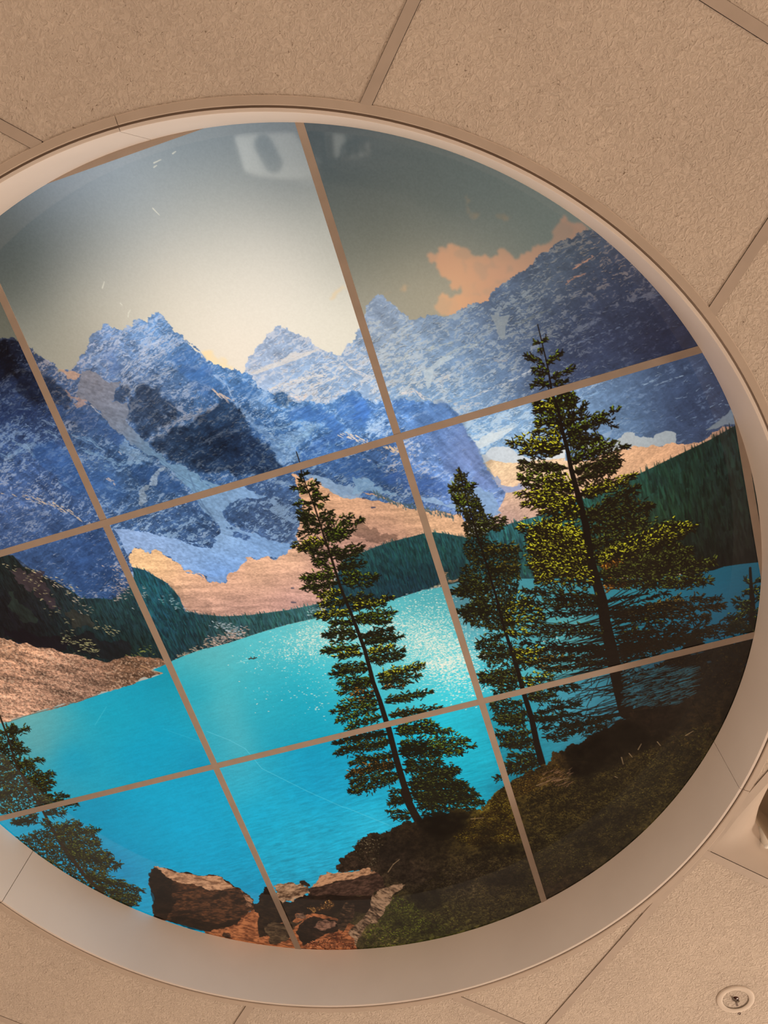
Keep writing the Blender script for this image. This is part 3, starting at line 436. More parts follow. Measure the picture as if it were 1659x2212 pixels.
LAKE = "440,1500:12,158,182 460,1560:6,150,178 480,1610:10,150,180 460,1450:60,180,188 475,1470:100,190,190 490,1520:104,186,186 505,1570:96,180,184 515,1610:98,180,186 530,1640:80,176,188 555,1640:24,158,184 560,1560:14,158,184 550,1500:30,168,186 530,1450:60,186,196 500,1680:56,166,186 520,1700:50,170,190 470,1690:6,156,192 600,1690:20,160,190 580,1780:10,164,198 700,1640:0,148,182 650,1700:2,154,190 540,1400:98,196,198 450,1440:40,170,186 430,1500:10,155,180 450,1480:62,172,186 620,1500:22,160,182 560,1480:60,178,192 470,1540:112,184,184 500,1600:92,182,190 520,1650:64,172,190 440,1420:120,178,170 480,1430:128,190,186 250,1550:8,160,184 300,1640:2,154,188 150,1640:2,152,186 100,1540:86,168,172 60,1530:120,172,164 90,1610:104,160,158 120,1700:40,150,172 200,1500:20,158,182 300,1490:8,152,178 370,1460:4,140,160 350,1600:2,158,190 430,1650:0,140,176 560,1750:4,164,200 540,1700:44,170,196 620,1800:24,164,192 600,1850:20,156,186 350,1720:4,160,194 400,1780:4,162,200 300,1800:16,150,184 200,1760:16,140,172 250,1870:12,126,166 520,1880:14,150,184 450,1860:10,154,190 480,1950:12,138,172 550,1930:10,134,170 700,1700:8,152,190 760,1650:6,150,184 700,1750:16,164,196 700,1870:28,156,186 800,1780:40,176,204 640,1920:26,142,172 660,1650:0,150,186 960,1600:28,204,222 900,1570:20,180,204 1000,1700:10,172,196 1050,1650:16,170,190 980,1760:14,160,186 1040,1740:16,164,184 900,1420:110,206,208 850,1330:92,182,186 920,1290:70,156,162 960,1330:88,182,184 800,1400:136,210,208 700,1360:140,212,206 640,1385:120,205,205 900,1370:120,205,204 940,1400:124,210,208 640,1340:104,186,184 600,1370:96,200,206 720,1450:74,200,210 660,1460:30,180,196 690,1560:4,160,186 700,1590:2,154,182 640,1600:2,150,180 580,1610:6,152,182 780,1575:10,168,192 660,1520:10,160,184 750,1620:4,152,180 1000,1480:70,212,222 990,1420:90,214,218 960,1520:50,210,224 780,1290:96,186,186 1000,1300:70,110,120 1020,1350:100,170,180 1040,1420:84,196,206 1060,1480:50,190,206 1550,1290:26,82,104 1620,1260:16,66,82 1500,1300:20,80,100 1500,1350:20,76,94 1580,1340:18,66,84 1480,1290:24,90,110 1620,1330:16,60,76 1450,1390:18,70,88 1600,1230:20,76,92 1560,1240:22,80,98 1540,1390:16,60,78 1420,1350:22,92,112 1350,1380:26,100,116 1450,1330:24,104,126 1400,1280:44,130,140 1350,1310:44,132,142 1270,1400:84,158,158 1220,1350:92,168,166 1200,1440:92,168,168 1150,1450:80,176,186 1300,1440:40,104,118 1400,1400:24,80,96 1530,1370:22,84,108 1210,1530:70,150,166 1250,1520:62,140,158 1300,1560:46,98,112 1100,1600:16,130,148 1100,1560:22,150,166 1120,1680:14,108,124 1450,1470:30,50,62 1500,1480:30,44,54 1080,1720:12,100,124"


def paint_lake():
    r = fill(TP("M -80,240 60,215 200,165 400,110 600,55 D 250,1659 300,1650 500,1595 700,1540 900,1475 1060,1420 1180,1385 1270,1352 1180,1330 1220,1310 1300,1278 1350,1250 1440,1212 1550,1172 1659,1142 E 0,1577 130,1532 200,1512 350,1472 500,1422 640,1377 800,1332 1000,1287 1080,1272 Q 0,1240 320,1137 450,1097 560,1062 690,1042 750,1022 870,992 F 1100,1250 1400,1250 H 1250,388 1330,360 1450,342 1590,327 1700,320 F 1700,2100 -80,2100"))
    sl, m = r
    col = field(sl, LAKE, soft=18)
    y = YY[sl]
    near = ss(900, 1500, y)
    rip = fbm(sl, 3.0, 3, 5, -3, 91) - .5; rip2 = fbm(sl, 5.5, 3, 9, -2, 92, ridge=True) - .55
    dens = field(sl, "800,1800:1 700,1880:1 620,1820:.9 560,1780:.4 980,1720:1 1050,1700:.8 900,1600:.35 300,1800:.1 300,1900:.5 600,1500:.15 500,1500:.25 700,1400:.2 1000,1450:.3 1500,1300:.3", ch=1)
    col = col * (1 + rip * (.07 + .22 * dens * near) + rip2 * .20 * dens * near + (fbm(sl, 2.2, 2, seed=93) - .5) * .06)[..., None]
    put(sl, m, np.clip(col, 0, 1))
    # sun glitter
    q = np.random.default_rng(9)
    for s, nn in (("J 0,400 200,300 420,300 700,270 840,300 900,400", 1700), ("J 860,280 1000,250 1150,260 1200,300", 900), ("J 880,420 1000,380 1180,420 1280,460", 2000), ("J 950,560 1100,540 1300,560 1330,600", 1500), ("J 1080,700 1200,660 1350,700 1380,800", 480), ("J 20,450 300,420 400,420", 260), ("J 60,800 220,900 120,700", 60), ("J 1000,160 1150,120 800,140", 150), ("I 150,200 200,350 260,500", 200), ("I 0,600 60,700 220,780", 120),
                  ("E 700,1500 900,1440 1100,1400 1050,1550", 330), ("E 640,1560 800,1540 900,1650", 90), ("Q 450,1230 600,1180 700,1150", 160), ("N 950,150 1300,150 1600,130", 240), ("N 1000,480 1300,300 1600,420", 70), ("I 780,260 900,330 1050,310", 40), ("I 950,560 1080,530 1180,520", 30)):
        p = TP(s); seg = np.r_[0, np.cumsum(np.hypot(*np.diff(p, axis=0).T))]
        for t in q.uniform(0, seg[-1], nn):
            x = np.interp(t, seg, p[:, 0]) + q.normal(0, 26); y = np.interp(t, seg, p[:, 1]) + q.normal(0, 17)
            xi, yi = int(x), int(y)
            if not (0 <= xi < N and 0 <= yi < N) or m[min(max(yi - sl[0].start, 0), m.shape[0] - 1), min(max(xi - sl[1].start, 0), m.shape[1] - 1)] < .9: continue
            w = q.uniform(.2, 1.25) * (.75 + .25 * (y > 1000)); stroke(x - w * 1.1, y, x + w * 1.1, y + q.normal(0, .5), w * .75, w * .6, rgb(255, 240, 216), q.uniform(.5, .95))
    # distant canoe, its wake, and a thin pale line across the sheets
    p = TP("N 930,157 945,152 965,155 990,146"); [stroke(*a, *b, 1.5, 1.0, rgb(52, 62, 56)) for a, b in zip(p[:-1], p[1:])]
    p = TP("N 945,140 947,152 N 972,140 970,152"); stroke(*p[0], *p[1], .8, .8, rgb(60, 60, 50)); stroke(*p[2], *p[3], .8, .8, rgb(60, 60, 50))
    p = TP("N 925,163 830,190"); stroke(*p[0], *p[1], .8, .4, rgb(150, 226, 226), .7)
    p = TP("N 600,720 780,790 900,855 1030,1010 1230,1110 1380,1185 1659,1310 K 900,380 1230,515")
    for a, b in zip(p[:-1], p[1:]): stroke(*a, *b, .7, .7, rgb(110, 205, 220), .5)
    p = TP("N 260,700 560,805"); stroke(*p[0], *p[1], .6, .6, rgb(80, 190, 210), .4)
    p = TP("M 780,175 740,240 M 780,175 830,95"); stroke(*p[0], *p[1], .6, .5, rgb(90, 195, 210), .5); stroke(*p[2], *p[3], .6, .5, rgb(90, 195, 210), .5)
    # gravel beach
    r = scree("D -70,1050 0,1075 120,1110 300,1155 500,1200 680,1240 830,1268 950,1230 1080,1215 1250,1238 1300,1277 1220,1310 1180,1330 1268,1350 1180,1385 1060,1420 900,1475 700,1540 500,1595 300,1650 M 600,55 400,110 200,165 60,215 -80,240",
              "10,1390:212,156,118 60,1400:206,150,114 30,1440:196,142,112 120,1430:176,130,104 200,1440:150,108,86 100,1480:140,104,84 180,1490:128,96,80 60,1530:190,140,112 20,1500:206,152,120 250,1440:112,78,58 300,1460:98,70,52 330,1450:120,86,64 280,1430:96,68,48 150,1420:188,138,108 230,1470:120,90,72", 47, 30, grain=.32, streak=.42, sz=2.4)
    sl, m = r; n = fbm(sl, 2.6, 2, 1, 0, 99); put(sl, m * ss(.62, .72, n) * .5, rgb(72, 54, 46)); put(sl, m * ss(.64, .72, fbm(sl, 3, 2, 1, 0, 98)) * .5, rgb(232, 190, 156))
    p = TP("M 760,5 600,57 400,112 200,167 60,217"); [stroke(*a, *b, .9, .9, rgb(110, 84, 66), .7) for a, b in zip(p[:-1], p[1:])]
    p = TP("D 1100,1290 1180,1325 1265,1350"); [stroke(*a, *b, 1.2, .8, rgb(196, 150, 110), .8) for a, b in zip(p[:-1], p[1:])]


def along(p, t):
    seg = np.r_[0, np.cumsum(np.hypot(*np.diff(p, axis=0).T))]
    return np.array([np.interp(t * seg[-1], seg, p[:, 0]), np.interp(t * seg[-1], seg, p[:, 1])])


def bough(a, b, w, dark, lit, k_lit, r, dens=1.0, nl=7.0, droop=0.0):
    """one branch: a woody stem with short needle sprays on both sides"""
    w = w * .86; d = b - a; L = np.hypot(*d); d = d / (L + 1e-6); nrm = np.array([-d[1], d[0]])
    if nrm[1] > 0: nrm = -nrm       # nrm points up the print
    stroke(*a, *b, max(.9, w * .10), .6, dark * .8)
    n = int(L * dens * w / 9 + 6)
    ts = r.uniform(.04, 1.03, n); order = np.argsort(r.uniform(0, 1, n) + 0.0)
    dabs = []
    for t in ts[order]:
        env = w * (.30 + .75 * math.sin(math.pi * min(.97, .18 + .80 * (1 - t)))) * (1 if t < .93 else .6)
        o = r.normal(0, .42) * env
        c = a + d * L * t + nrm * (o - droop * t * t * L)
        side = math.copysign(1, r.normal()) ; an = r.normal(0, .5) + side * .45
        v = d * math.cos(an) + nrm * math.sin(an); l = nl * r.uniform(.55, 1.2)
        up = o / (env + 1e-6)
        f = np.clip(k_lit * (.55 + .9 * up) + r.normal(0, .16), 0, 1)
        dabs.append((f, c, v, l))
    dabs.sort(key=lambda q: q[0] + r.normal(0, .2))
    up2 = np.array([nrm[0] * .35, -1.0])
    for f, c, v, l in dabs:
        dk = dark * r.uniform(.55, 1.25)
        stroke(*c, *(c + v * l), 1.15, .7, dk)
        if r.uniform() < .25 + .75 * f:
            e = c + up2 * r.uniform(.8, 2.0) + v * l * r.uniform(.1, .5)
            stroke(*e, *(e + v * l * r.uniform(.35, .7)), .95, .5, dark + (lit - dark) * np.clip(.35 + f + r.normal(0, .25), .1, 1.25), .95)


DK, LT, YL, OL, RU = rgb(17, 21, 9), rgb(112, 128, 30), rgb(196, 188, 40), rgb(92, 98, 34), rgb(170, 108, 34)


def conifer(trunk, w0, w1, items, seed, dark=DK, tr=rgb(17, 10, 7), nl=7.0, dens=1.0):
    r = np.random.default_rng(seed); p = TP(trunk)
    n = len(p) - 1
    for i, (a, b) in enumerate(zip(p[:-1], p[1:])):
        stroke(*a, *b, w0 + (w1 - w0) * (i / n) ** 1.7, w0 + (w1 - w0) * ((i + 1) / n) ** 1.7, tr)
    for s, w, lit, k in items:
        q = TP(s)
        for a, b in zip(q[0::2], q[1::2]):
            bough(a, b, w * r.uniform(.85, 1.15), dark, lit, k, r, dens, nl)
    for i, (a, b) in enumerate(zip(p[:-1], p[1:])):
        if i > n * .72: stroke(*a, *b, (w0 + (w1 - w0) * (i / n) ** 1.7) * .55, (w0 + (w1 - w0) * ((i + 1) / n) ** 1.7) * .55, tr, .8)


def cloud(poly, n, dark, lit, k, seed, nl=6.0, w=1.2, ang=None):
    """loose needle mass inside an outline"""
    r = np.random.default_rng(seed); res = fill(rough(TP(poly), 6, 3, seed, True)); sl, m = res
    nz = fbm(sl, 22, 3, 1.8, 0, seed); ys, xs = np.nonzero(m > .4)
    pick = r.choice(len(ys), min(n, len(ys)), replace=False)
    f = np.clip(k * 2.2 * (nz[ys[pick], xs[pick]] - .28) + r.normal(0, .14, len(pick)), 0, 1); pick = pick[np.argsort(f)]; f = np.sort(f)
    for i, q in zip(pick, f):
        x, y = xs[i] + sl[1].start, ys[i] + sl[0].start; a = r.uniform(0, 2 * math.pi) if ang is None else math.radians(ang) + r.normal(0, .5)
        l = nl * r.uniform(.5, 1.2); ca, sa = l * math.cos(a), l * math.sin(a)
        stroke(x, y, x + ca, y + sa, w, w * .6, dark * r.uniform(.5, 1.3))
        if r.uniform() < .2 + .8 * q: stroke(x + ca * .2, y - 1.3 + sa * .2, x + ca * .8, y - 1.3 + sa * .8, w * .85, w * .45, (dark + (lit - dark) * min(1.2, .3 + q)) * r.uniform(.7, 1.2))


def paint_trees():
    # third spruce (tall one on the right); hind mass first
    D3 = rgb(20, 14, 6)
    cloud("G 560,140 640,110 720,120 770,170 740,260 700,300 600,330 480,300 400,270 390,220 470,200", 300, D3, LT, .6, 5)
    cloud("G 420,340 520,330 640,330 740,330 800,350 760,420 700,470 600,450 500,400", 150, D3, OL, .5, 6)
    cloud("G 600,420 800,420 760,600 900,540 980,540 880,640 800,700 760,760 640,640", 150, D3, LT, .45, 8)
    cloud("G 800,800 980,740 1140,660 1140,760 1080,860 1040,960 900,1040 780,1060 760,920", 300, D3, OL, .35, 7)
    cloud("G 440,1060 700,1020 820,1180 700,1300 560,1250 480,1200", 240, D3, YL, .55, 9)
    cloud("G 830,1200 1000,1120 1200,1040 1290,970 1320,1010 1280,1080 1430,1130 1420,1220 1300,1330 1100,1420 900,1480", 700, D3, OL, .45, 10)
    cloud("G 380,1350 560,1300 760,1300 850,1480 860,1640 560,1659 420,1580", 480, D3, YL, .6, 12)
    cloud("G 900,1500 1100,1440 1300,1380 1659,1330 1659,1600 1300,1659 900,1659", 900, D3, OL, .5, 13)
    cloud("H -120,60 0,20 150,40 280,120 330,300 340,480 200,440 60,440 -100,480 -150,300", 1500, D3, YL, .55, 14)
    cloud("H 330,180 560,220 760,130 900,60 1080,30 1120,90 900,200 1060,240 1180,380 1230,380 1180,470 1100,530 900,520 640,520 430,500", 1900, D3, OL, .6, 15)
    cloud("H 420,330 560,300 560,380 500,470 640,480 560,520 430,520", 260, rgb(60, 34, 10), rgb(214, 140, 40), .7, 16)
    conifer("F 1161.6,701 1168,728 1175,758 1183,792 1190,832 G 545,110 600,250 640,450 690,640 720,800 760,950 800,1100 850,1300 880,1500 900,1640 H 360,420 420,620 440,780 480,950 510,1100 560,1300 600,1450", .8, 14,
            [("Z 790,1160 755,1155 790,1160 825,1130 800,1190 790,1205", 5, LT, .35), ("Z 815,1290 700,1245 830,1290 930,1220 820,1300 750,1335 835,1300 880,1260 850,1340 780,1360", 9, LT, .4), ("Z 850,1390 1005,1325 845,1400 745,1435 855,1420 950,1410 850,1440 770,1395", 9, LT, .35),
             ("G 560,180 510,180 570,220 390,215 590,250 400,280", 17, YL, .55), ("G 600,200 690,110 620,240 770,170", 16, LT, .35), ("G 640,420 860,215 650,400 870,330", 13, OL, .35), ("G 600,330 410,370 620,380 430,390", 15, LT, .5), ("G 640,470 390,470 640,520 480,560", 18, YL, .5), ("G 680,520 1135,265 670,500 1000,350", 15, LT, .55), ("G 1000,360 1110,420", 6, DK, .2), ("G 700,560 980,520 700,590 930,560", 15, OL, .25),
             ("G 660,600 185,565 660,620 330,600 640,650 290,660", 17, YL, .55), ("G 700,730 1095,560 720,760 1060,600", 15, LT, .5), ("G 690,790 275,740 690,800 270,790 640,790 380,830 690,850 580,855", 12, OL, .4), ("G 740,840 1215,600 760,830 1170,720 780,900 1140,780", 15, OL, .3), ("G 740,960 265,885 740,980 320,940", 17, LT, .6), ("G 740,930 480,900 760,990 420,1000", 17, YL, .65),
             ("G 790,1080 250,1025 780,1090 300,1120 780,1130 400,1100", 18, YL, .6), ("G 800,1020 1285,860 820,1040 1200,930", 15, YL, .5), ("G 820,1150 450,1190 800,1200 560,1260", 17, YL, .5), ("G 840,1240 1310,970 860,1260 1440,1130 880,1340 1380,1290", 20, OL, .4), ("G 850,1390 265,1335 850,1420 370,1420 850,1480 370,1510", 21, YL, .75), ("G 880,1560 420,1600 880,1620 400,1659", 22, YL, .65),
             ("G 880,1500 1659,1300 900,1600 1500,1480", 22, OL, .55), ("H 340,300 1100,50 360,330 1000,130", 22, YL, .55), ("H 380,420 1240,330 390,470 1210,470 390,440 1060,240", 24, OL, .55), ("H 330,260 -60,70 340,330 -100,250 360,420 -80,360 380,480 -60,460", 26, YL, .5),
             ("H 420,600 -160,540 420,650 -200,640", 17, OL, .3), ("H 440,690 -60,720 430,640 100,600", 12, DK, .1), ("H 440,620 760,560 440,700 900,560", 6, DK, .1), ("H 450,710 1280,600 470,720 1300,660 460,740 1210,740", 15, rgb(60, 48, 24), .35), ("H 780,670 1000,590 700,700 1020,620", 10, rgb(120, 96, 40), .5), ("H 470,820 -120,810 460,860 -140,860", 13, OL, .4), ("H 500,780 900,740 480,830 850,780 500,860 820,830", 5, OL, .2),
             ("H 500,900 1050,820 520,960 1150,920 540,1000 1130,860 540,1020 900,960", 24, rgb(36, 22, 12), .3), ("H 1100,860 1500,760 1000,900 1400,840 1080,880 1200,760", 15, rgb(40, 32, 18), .35), ("H 480,960 -180,1000 470,1000 -160,930 480,1020 -220,1080", 15, DK, .15), ("H 480,1060 0,1150 500,1080 60,1120 500,1090 200,1060", 6, OL, .2), ("H 540,1060 760,1040 560,1070 700,1110", 5, DK, .1)], 71, dark=D3)
    # bare lower limbs and the shaded thicket right of the trunk
    r = np.random.default_rng(5)
    for k in range(170):
        a = along(TP("H 430,640 480,950 560,1300 600,1500"), r.uniform(0, 1)); s = r.choice([-1, 1]); l = r.uniform(40, 150); an = r.normal(-.05 if s > 0 else .12, .18)
        stroke(*a, a[0] + s * l * math.cos(an), a[1] + l * math.sin(an) - 8, 1.2, .4, rgb(20, 13, 8), .9)
    r_ = fill(rough(TP("H 600,1140 900,1050 1250,970 1560,890 1680,850 1560,1250 1400,1480 1300,1659 700,1659 640,1430"), 9, 4, 3, True)); n_k = fbm(r_[0], 12, 3, 2.2, 0, 31)
    put(r_[0], r_[1] * np.clip(ss(.18, .36, n_k) * .9 + .4, 0, .97), rgb(17, 11, 7))
    cloud("H 560,1150 900,1060 1250,985 1560,905 1620,900 1500,1250 1400,1480 1300,1659 700,1659 640,1430", 2600, rgb(16, 9, 5), rgb(52, 40, 18), .35, 17, nl=6)
    for k in range(420):
        q = np.random.default_rng(1000 + k); s = TP("H %f,%f" % (q.uniform(560, 1080), q.uniform(1120, 1420)))[0]
        stroke(s[0], s[1], s[0] + q.uniform(6, 22), s[1] - q.uniform(-1, 5), q.uniform(.5, 1.3), .4, rgb(44, 92, 102) * q.uniform(.6, 1.1), .65)
    # small spruce at the rim
    conifer("H 1525,370 1530,480 1540,600 1545,860", 2.2, 7, [("H 1530,490 1480,460 1530,490 1600,465", 5, OL, .4), ("H 1535,560 1590,515 1530,560 1490,545 1540,620 1620,575 1540,630 1410,625", 12, OL, .4), ("H 1540,700 1365,745 1540,680 1440,660 1545,700 1640,680 1540,740 1640,760", 17, OL, .35), ("H 1540,800 1350,860 1540,840 1390,800 1545,820 1600,840", 19, rgb(50, 44, 20), .35)], 73, dark=rgb(14, 14, 8))
    # second spruce
    D2 = rgb(19, 18, 8)
    for s, n, k in (("Q 835,115 870,150 900,210 940,240 970,330 1000,400 1050,470 1040,560 960,640 880,690 860,560 850,470 810,430 790,350 770,290 800,180", 900, .5), ("Q 870,690 960,640 1090,680 1140,700 1220,760 1280,760 1290,900 1300,1030 1280,1150 1150,1200 1000,1150 880,1120 790,1080 870,1000 880,880", 2100, .4),
                    ("Q 830,1220 960,1150 1100,1180 1250,1250 1290,1400 1150,1370 1040,1360 940,1340 880,1270", 900, .4), ("I 270,400 420,350 600,420 640,560 520,640 420,580 330,560 290,490", 520, .45), ("I 280,640 440,600 600,640 600,740 430,740 340,700", 380, .5), ("I 380,900 560,830 660,960 640,1060 480,1040 410,1000", 380, .45), ("I 400,1100 560,1060 700,1150 700,1220 560,1210 460,1190", 360, .35), ("I 490,1340 600,1250 740,1290 760,1340 640,1400 500,1400", 380, .3)):
        cloud(s, int(n * .8), D2, rgb(104, 100, 34), k, n, nl=5.5, w=1.1)
    conifer("Q 835,112 880,300 930,480 980,640 1060,900 1120,1100 1190,1370 1240,1520 I 570,600 620,790 680,980 720,1180 760,1330", .8, 7,
            [("Q 860,250 780,290 870,280 950,240 900,400 990,390 900,400 790,350", 9, LT, .45), ("Q 960,560 1190,520 960,600 1170,570", 15, OL, .5), ("Q 1010,760 1290,750 1060,900 1290,890", 20, rgb(110, 96, 26), .5), ("Q 1080,1060 780,1075 1060,1040 860,1000", 18, OL, .3), ("Q 1130,1240 825,1230 1130,1200 920,1180", 18, OL, .3),
             ("Q 1150,1200 1400,1150 1150,1260 1450,1220 1180,1320 1500,1290", 20, YL, .35), ("I 480,320 270,390 480,430 265,420 530,480 285,500", 15, OL, .4), ("I 470,310 640,330 520,470 760,480 540,500 700,540", 17, YL, .55), ("I 570,620 285,640 580,690 290,690 560,740 390,770", 15, OL, .5), ("I 590,670 830,660 600,700 760,740", 16, YL, .55), ("I 640,790 850,800 640,820 900,850", 15, OL, .4),
             ("I 620,860 370,880 640,950 405,990 640,1000 430,1010", 15, OL, .45), ("I 680,950 820,990 690,1000 900,960", 12, OL, .4), ("I 690,1090 395,1110 700,1150 450,1195", 16, OL, .4), ("I 720,1260 505,1275 730,1300 490,1340 720,1330 500,1400", 14, OL, .25), ("I 500,1420 390,1450", 10, OL, .3), ("I 640,560 980,500 700,580 920,600", 12, rgb(120, 92, 30), .5), ("I 700,940 1050,870 720,1000 1050,950 740,1060 1000,1040 800,760 1050,730", 14, DK, .2), ("I 900,1040 1300,980 950,1090 1250,1040 760,1130 1000,1100", 16, rgb(50, 32, 14), .3)], 74, dark=D2)
    for k in range(120):
        q = np.random.default_rng(3000 + k); s = TP("I %f,%f" % (q.uniform(700, 1320), q.uniform(700, 1120)))[0]; an = q.normal(.35, .5)
        stroke(*s, s[0] + 22 * math.cos(an), s[1] - 22 * math.sin(an), .9, .4, rgb(22, 16, 9), .85)
    # first spruce, alone against the lake
    conifer("F 640,976 648,1000 E 905,140 945,260 1000,390 1040,510 1080,640 1110,720 1160,880 1210,1040 1270,1190 1330,1340 1400,1530 J 600,700 650,840 690,970 720,1060 780,1300 830,1470 880,1620 K 1340,250 1410,400 1480,520", .9, 9,
            [("E 930,170 910,165 925,160 950,150 935,220 890,200", 4, DK, .2), ("E 945,260 845,270 950,250 1035,230 960,290 1020,280 960,300 905,300", 9, LT, .25), ("E 985,360 1100,340 985,340 1050,300 995,385 850,390 990,380 1060,420 990,420 930,440", 9, LT, .25), ("E 1030,490 880,465 1040,500 1150,450 1050,520 1155,520 1040,520 900,500", 13, OL, .25), ("E 1060,590 890,625 1060,560 930,550 1070,600 1120,570", 14, OL, .25),
             ("E 1090,660 1375,515 1080,650 1290,490 1100,670 1300,600 1100,680 1240,650", 13, LT, .3), ("E 1100,690 850,725 1100,700 900,745 1090,700 950,690", 13, YL, .45), ("E 1120,770 990,760 1130,800 1000,830 1140,790 1180,730", 16, OL, .2), ("E 1140,800 1385,730 1150,820 1330,790", 17, OL, .25), ("E 1180,900 1395,850 1180,880 1300,890", 16, OL, .25), ("E 1160,900 1030,850 1170,930 925,970 1180,960 960,980", 14, LT, .45), ("E 1200,1010 930,1045 1190,1000 1000,1040", 13, OL, .4), ("E 1210,990 1490,960 1220,1020 1440,1010 1200,950 1340,930", 14, LT, .5),
             ("E 1230,1070 1010,1090 1230,1090 1060,1110", 12, YL, .45), ("E 1250,1130 1440,1110 1250,1150 1400,1130", 12, OL, .4), ("E 1260,1160 1050,1180 1250,1150 1100,1160", 14, YL, .45), ("E 1280,1190 1600,1120 1290,1210 1560,1170", 13, YL, .5), ("E 1290,1230 1020,1260 1290,1250 1080,1280", 13, YL, .45), ("E 1310,1270 1630,1240 1310,1290 1590,1300 1320,1300 1560,1310", 15, LT, .45), ("E 1310,1300 1140,1340 1320,1330 1160,1320", 12, LT, .4),
             ("J 470,290 205,330 470,310 240,330 480,340 290,385", 12, OL, .3), ("J 490,340 745,280 500,360 740,295", 11, rgb(70, 52, 20), .3), ("J 520,390 815,340 520,400 780,360", 13, OL, .3), ("J 510,420 215,455 500,440 230,460", 12, LT, .5), ("J 530,480 300,500 520,470 350,490", 9, YL, .6), ("J 550,460 745,425 560,480 720,450", 13, YL, .6), ("J 560,520 830,450 570,540 820,500", 15, OL, .35),
             ("J 550,560 300,585 560,590 275,640 560,600 320,620", 15, OL, .4), ("J 620,650 985,570 630,670 940,590", 14, YL, .6), ("J 640,690 950,650 640,700 880,700", 15, OL, .45), ("J 590,670 325,710 600,700 340,780 590,690 380,740", 17, LT, .45), ("J 610,770 440,800 620,800 420,840", 14, RU, .45), ("J 660,750 840,720", 8, RU, .5), ("J 690,830 1050,775 690,850 960,800 690,860 880,830", 10, OL, .45),
             ("J 640,840 330,890 650,870 290,930 650,900 320,1000 670,960 400,1060", 18, LT, .55), ("J 720,950 1120,900 720,960 1000,930", 12, rgb(110, 90, 30), .5), ("J 700,1080 300,1170 720,1100 340,1160", 15, DK, .25), ("J 760,1060 1040,1010 770,1100 1200,1080 780,1080 1100,1040", 16, LT, .5), ("J 740,1170 320,1250 740,1150 360,1220", 17, OL, .5), ("J 790,1180 1330,1150 800,1230 1370,1200 800,1210 1280,1250", 17, LT, .5), ("J 800,1260 1100,1260 800,1240 1000,1180", 22, DK, .1),
             ("J 760,1260 435,1335 760,1280 480,1290", 17, OL, .4), ("J 770,1330 405,1430 780,1350 440,1400 770,1320 540,1370", 16, RU, .4), ("J 810,1420 420,1540 800,1400 430,1480 810,1440 450,1560", 15, OL, .45), ("J 830,1340 1260,1385 830,1380 1230,1420 840,1320 1130,1320", 20, OL, .25), ("J 860,1480 1310,1490 860,1500 1200,1440", 19, OL, .2), ("J 870,1560 1380,1600 880,1600 1440,1635 870,1530 1350,1540", 18, OL, .3), ("J 830,1540 740,1560 850,1620 750,1640", 15, OL, .25), ("K 1340,300 1230,350 1360,330 1240,300 1400,420 1230,410 1400,450 1270,460", 15, OL, .35), ("K 1440,300 1659,280 1440,380 1659,360 1480,440 1659,420", 18, DK, .2), ("L 180,430 640,380 200,480 715,480 200,460 680,420 220,500 660,540", 17, OL, .3), ("L 160,300 530,240 170,330 600,350 180,360 560,330", 17, OL, .3)], 75, dark=rgb(17, 19, 8), tr=rgb(26, 17, 11))
    # spruce cut by the rim, lower left
    cloud("M 130,1110 300,1060 520,1020 620,1010 600,1080 750,1060 740,1180 620,1200 840,1250 800,1330 920,1330 820,1420 640,1400 960,1480 1080,1530 1060,1640 900,1640 600,1450 300,1280", 2300, rgb(26, 24, 9), rgb(92, 86, 22), .55, 23, nl=7)
    cloud("M -80,260 60,250 120,330 180,440 130,520 250,560 380,640 400,700 320,760 480,800 300,880 0,940 -80,900", 1700, rgb(26, 24, 10), rgb(98, 96, 32), .5, 24, nl=7)
    conifer("M -20,120 60,330 130,560 220,720 330,900 400,1030 500,1200 650,1400 800,1550", 2, 5,
            [("M 60,300 215,265 50,290 120,250", 13, OL, .5), ("M 90,430 235,435 80,420 160,380", 12, OL, .45), ("M 140,540 330,510 140,560 260,560", 13, OL, .5), ("M 210,670 415,620 220,700 420,690 210,720 380,740", 15, OL, .5), ("M 280,790 525,790 300,830 480,830 260,800 400,850", 13, OL, .5), ("M 340,880 595,850 340,920 500,920 300,930 100,1000", 15, OL, .45),
             ("M 400,1040 615,1005 420,1080 760,1060 420,1120 760,1170 400,1030 340,980", 19, OL, .55), ("M 500,1190 855,1245 520,1230 930,1330 500,1250 860,1290", 20, OL, .5), ("M 640,1400 980,1480 700,1430 1105,1525 700,1480 1080,1600 760,1560 1060,1640", 17, OL, .5), ("M 60,400 -60,460 100,520 -60,600 140,600 -40,700 200,720 -40,800", 20, OL, .4), ("M 300,1000 120,990 300,960 140,1000", 10, DK, .3)], 76, dark=rgb(25, 23, 9), tr=rgb(40, 28, 16))


def stones(s, lit, dark, seed, k=.5, ang=20):
    """boulder: outline, light from the upper left of the print"""
    sl, m = fill(rough(TP(s), 3, 4, seed, True))
    n = fbm(sl, 15, 4, 2.2, ang, seed, ridge=True, warp=10); f = fbm(sl, 3, 3, 2.2, ang, seed + 1); c = fbm(sl, 20, 4, 3.0, ang + 8, seed + 2, ridge=True, warp=14)
    t = np.clip(k + (n - .55) * 1.3 + (f - .5) * 1.5, 0, 1) * (1 - .8 * ss(.80, .90, c))
    put(sl, m, dark * .9 + (lit * .9 - dark * .9) * t[..., None])


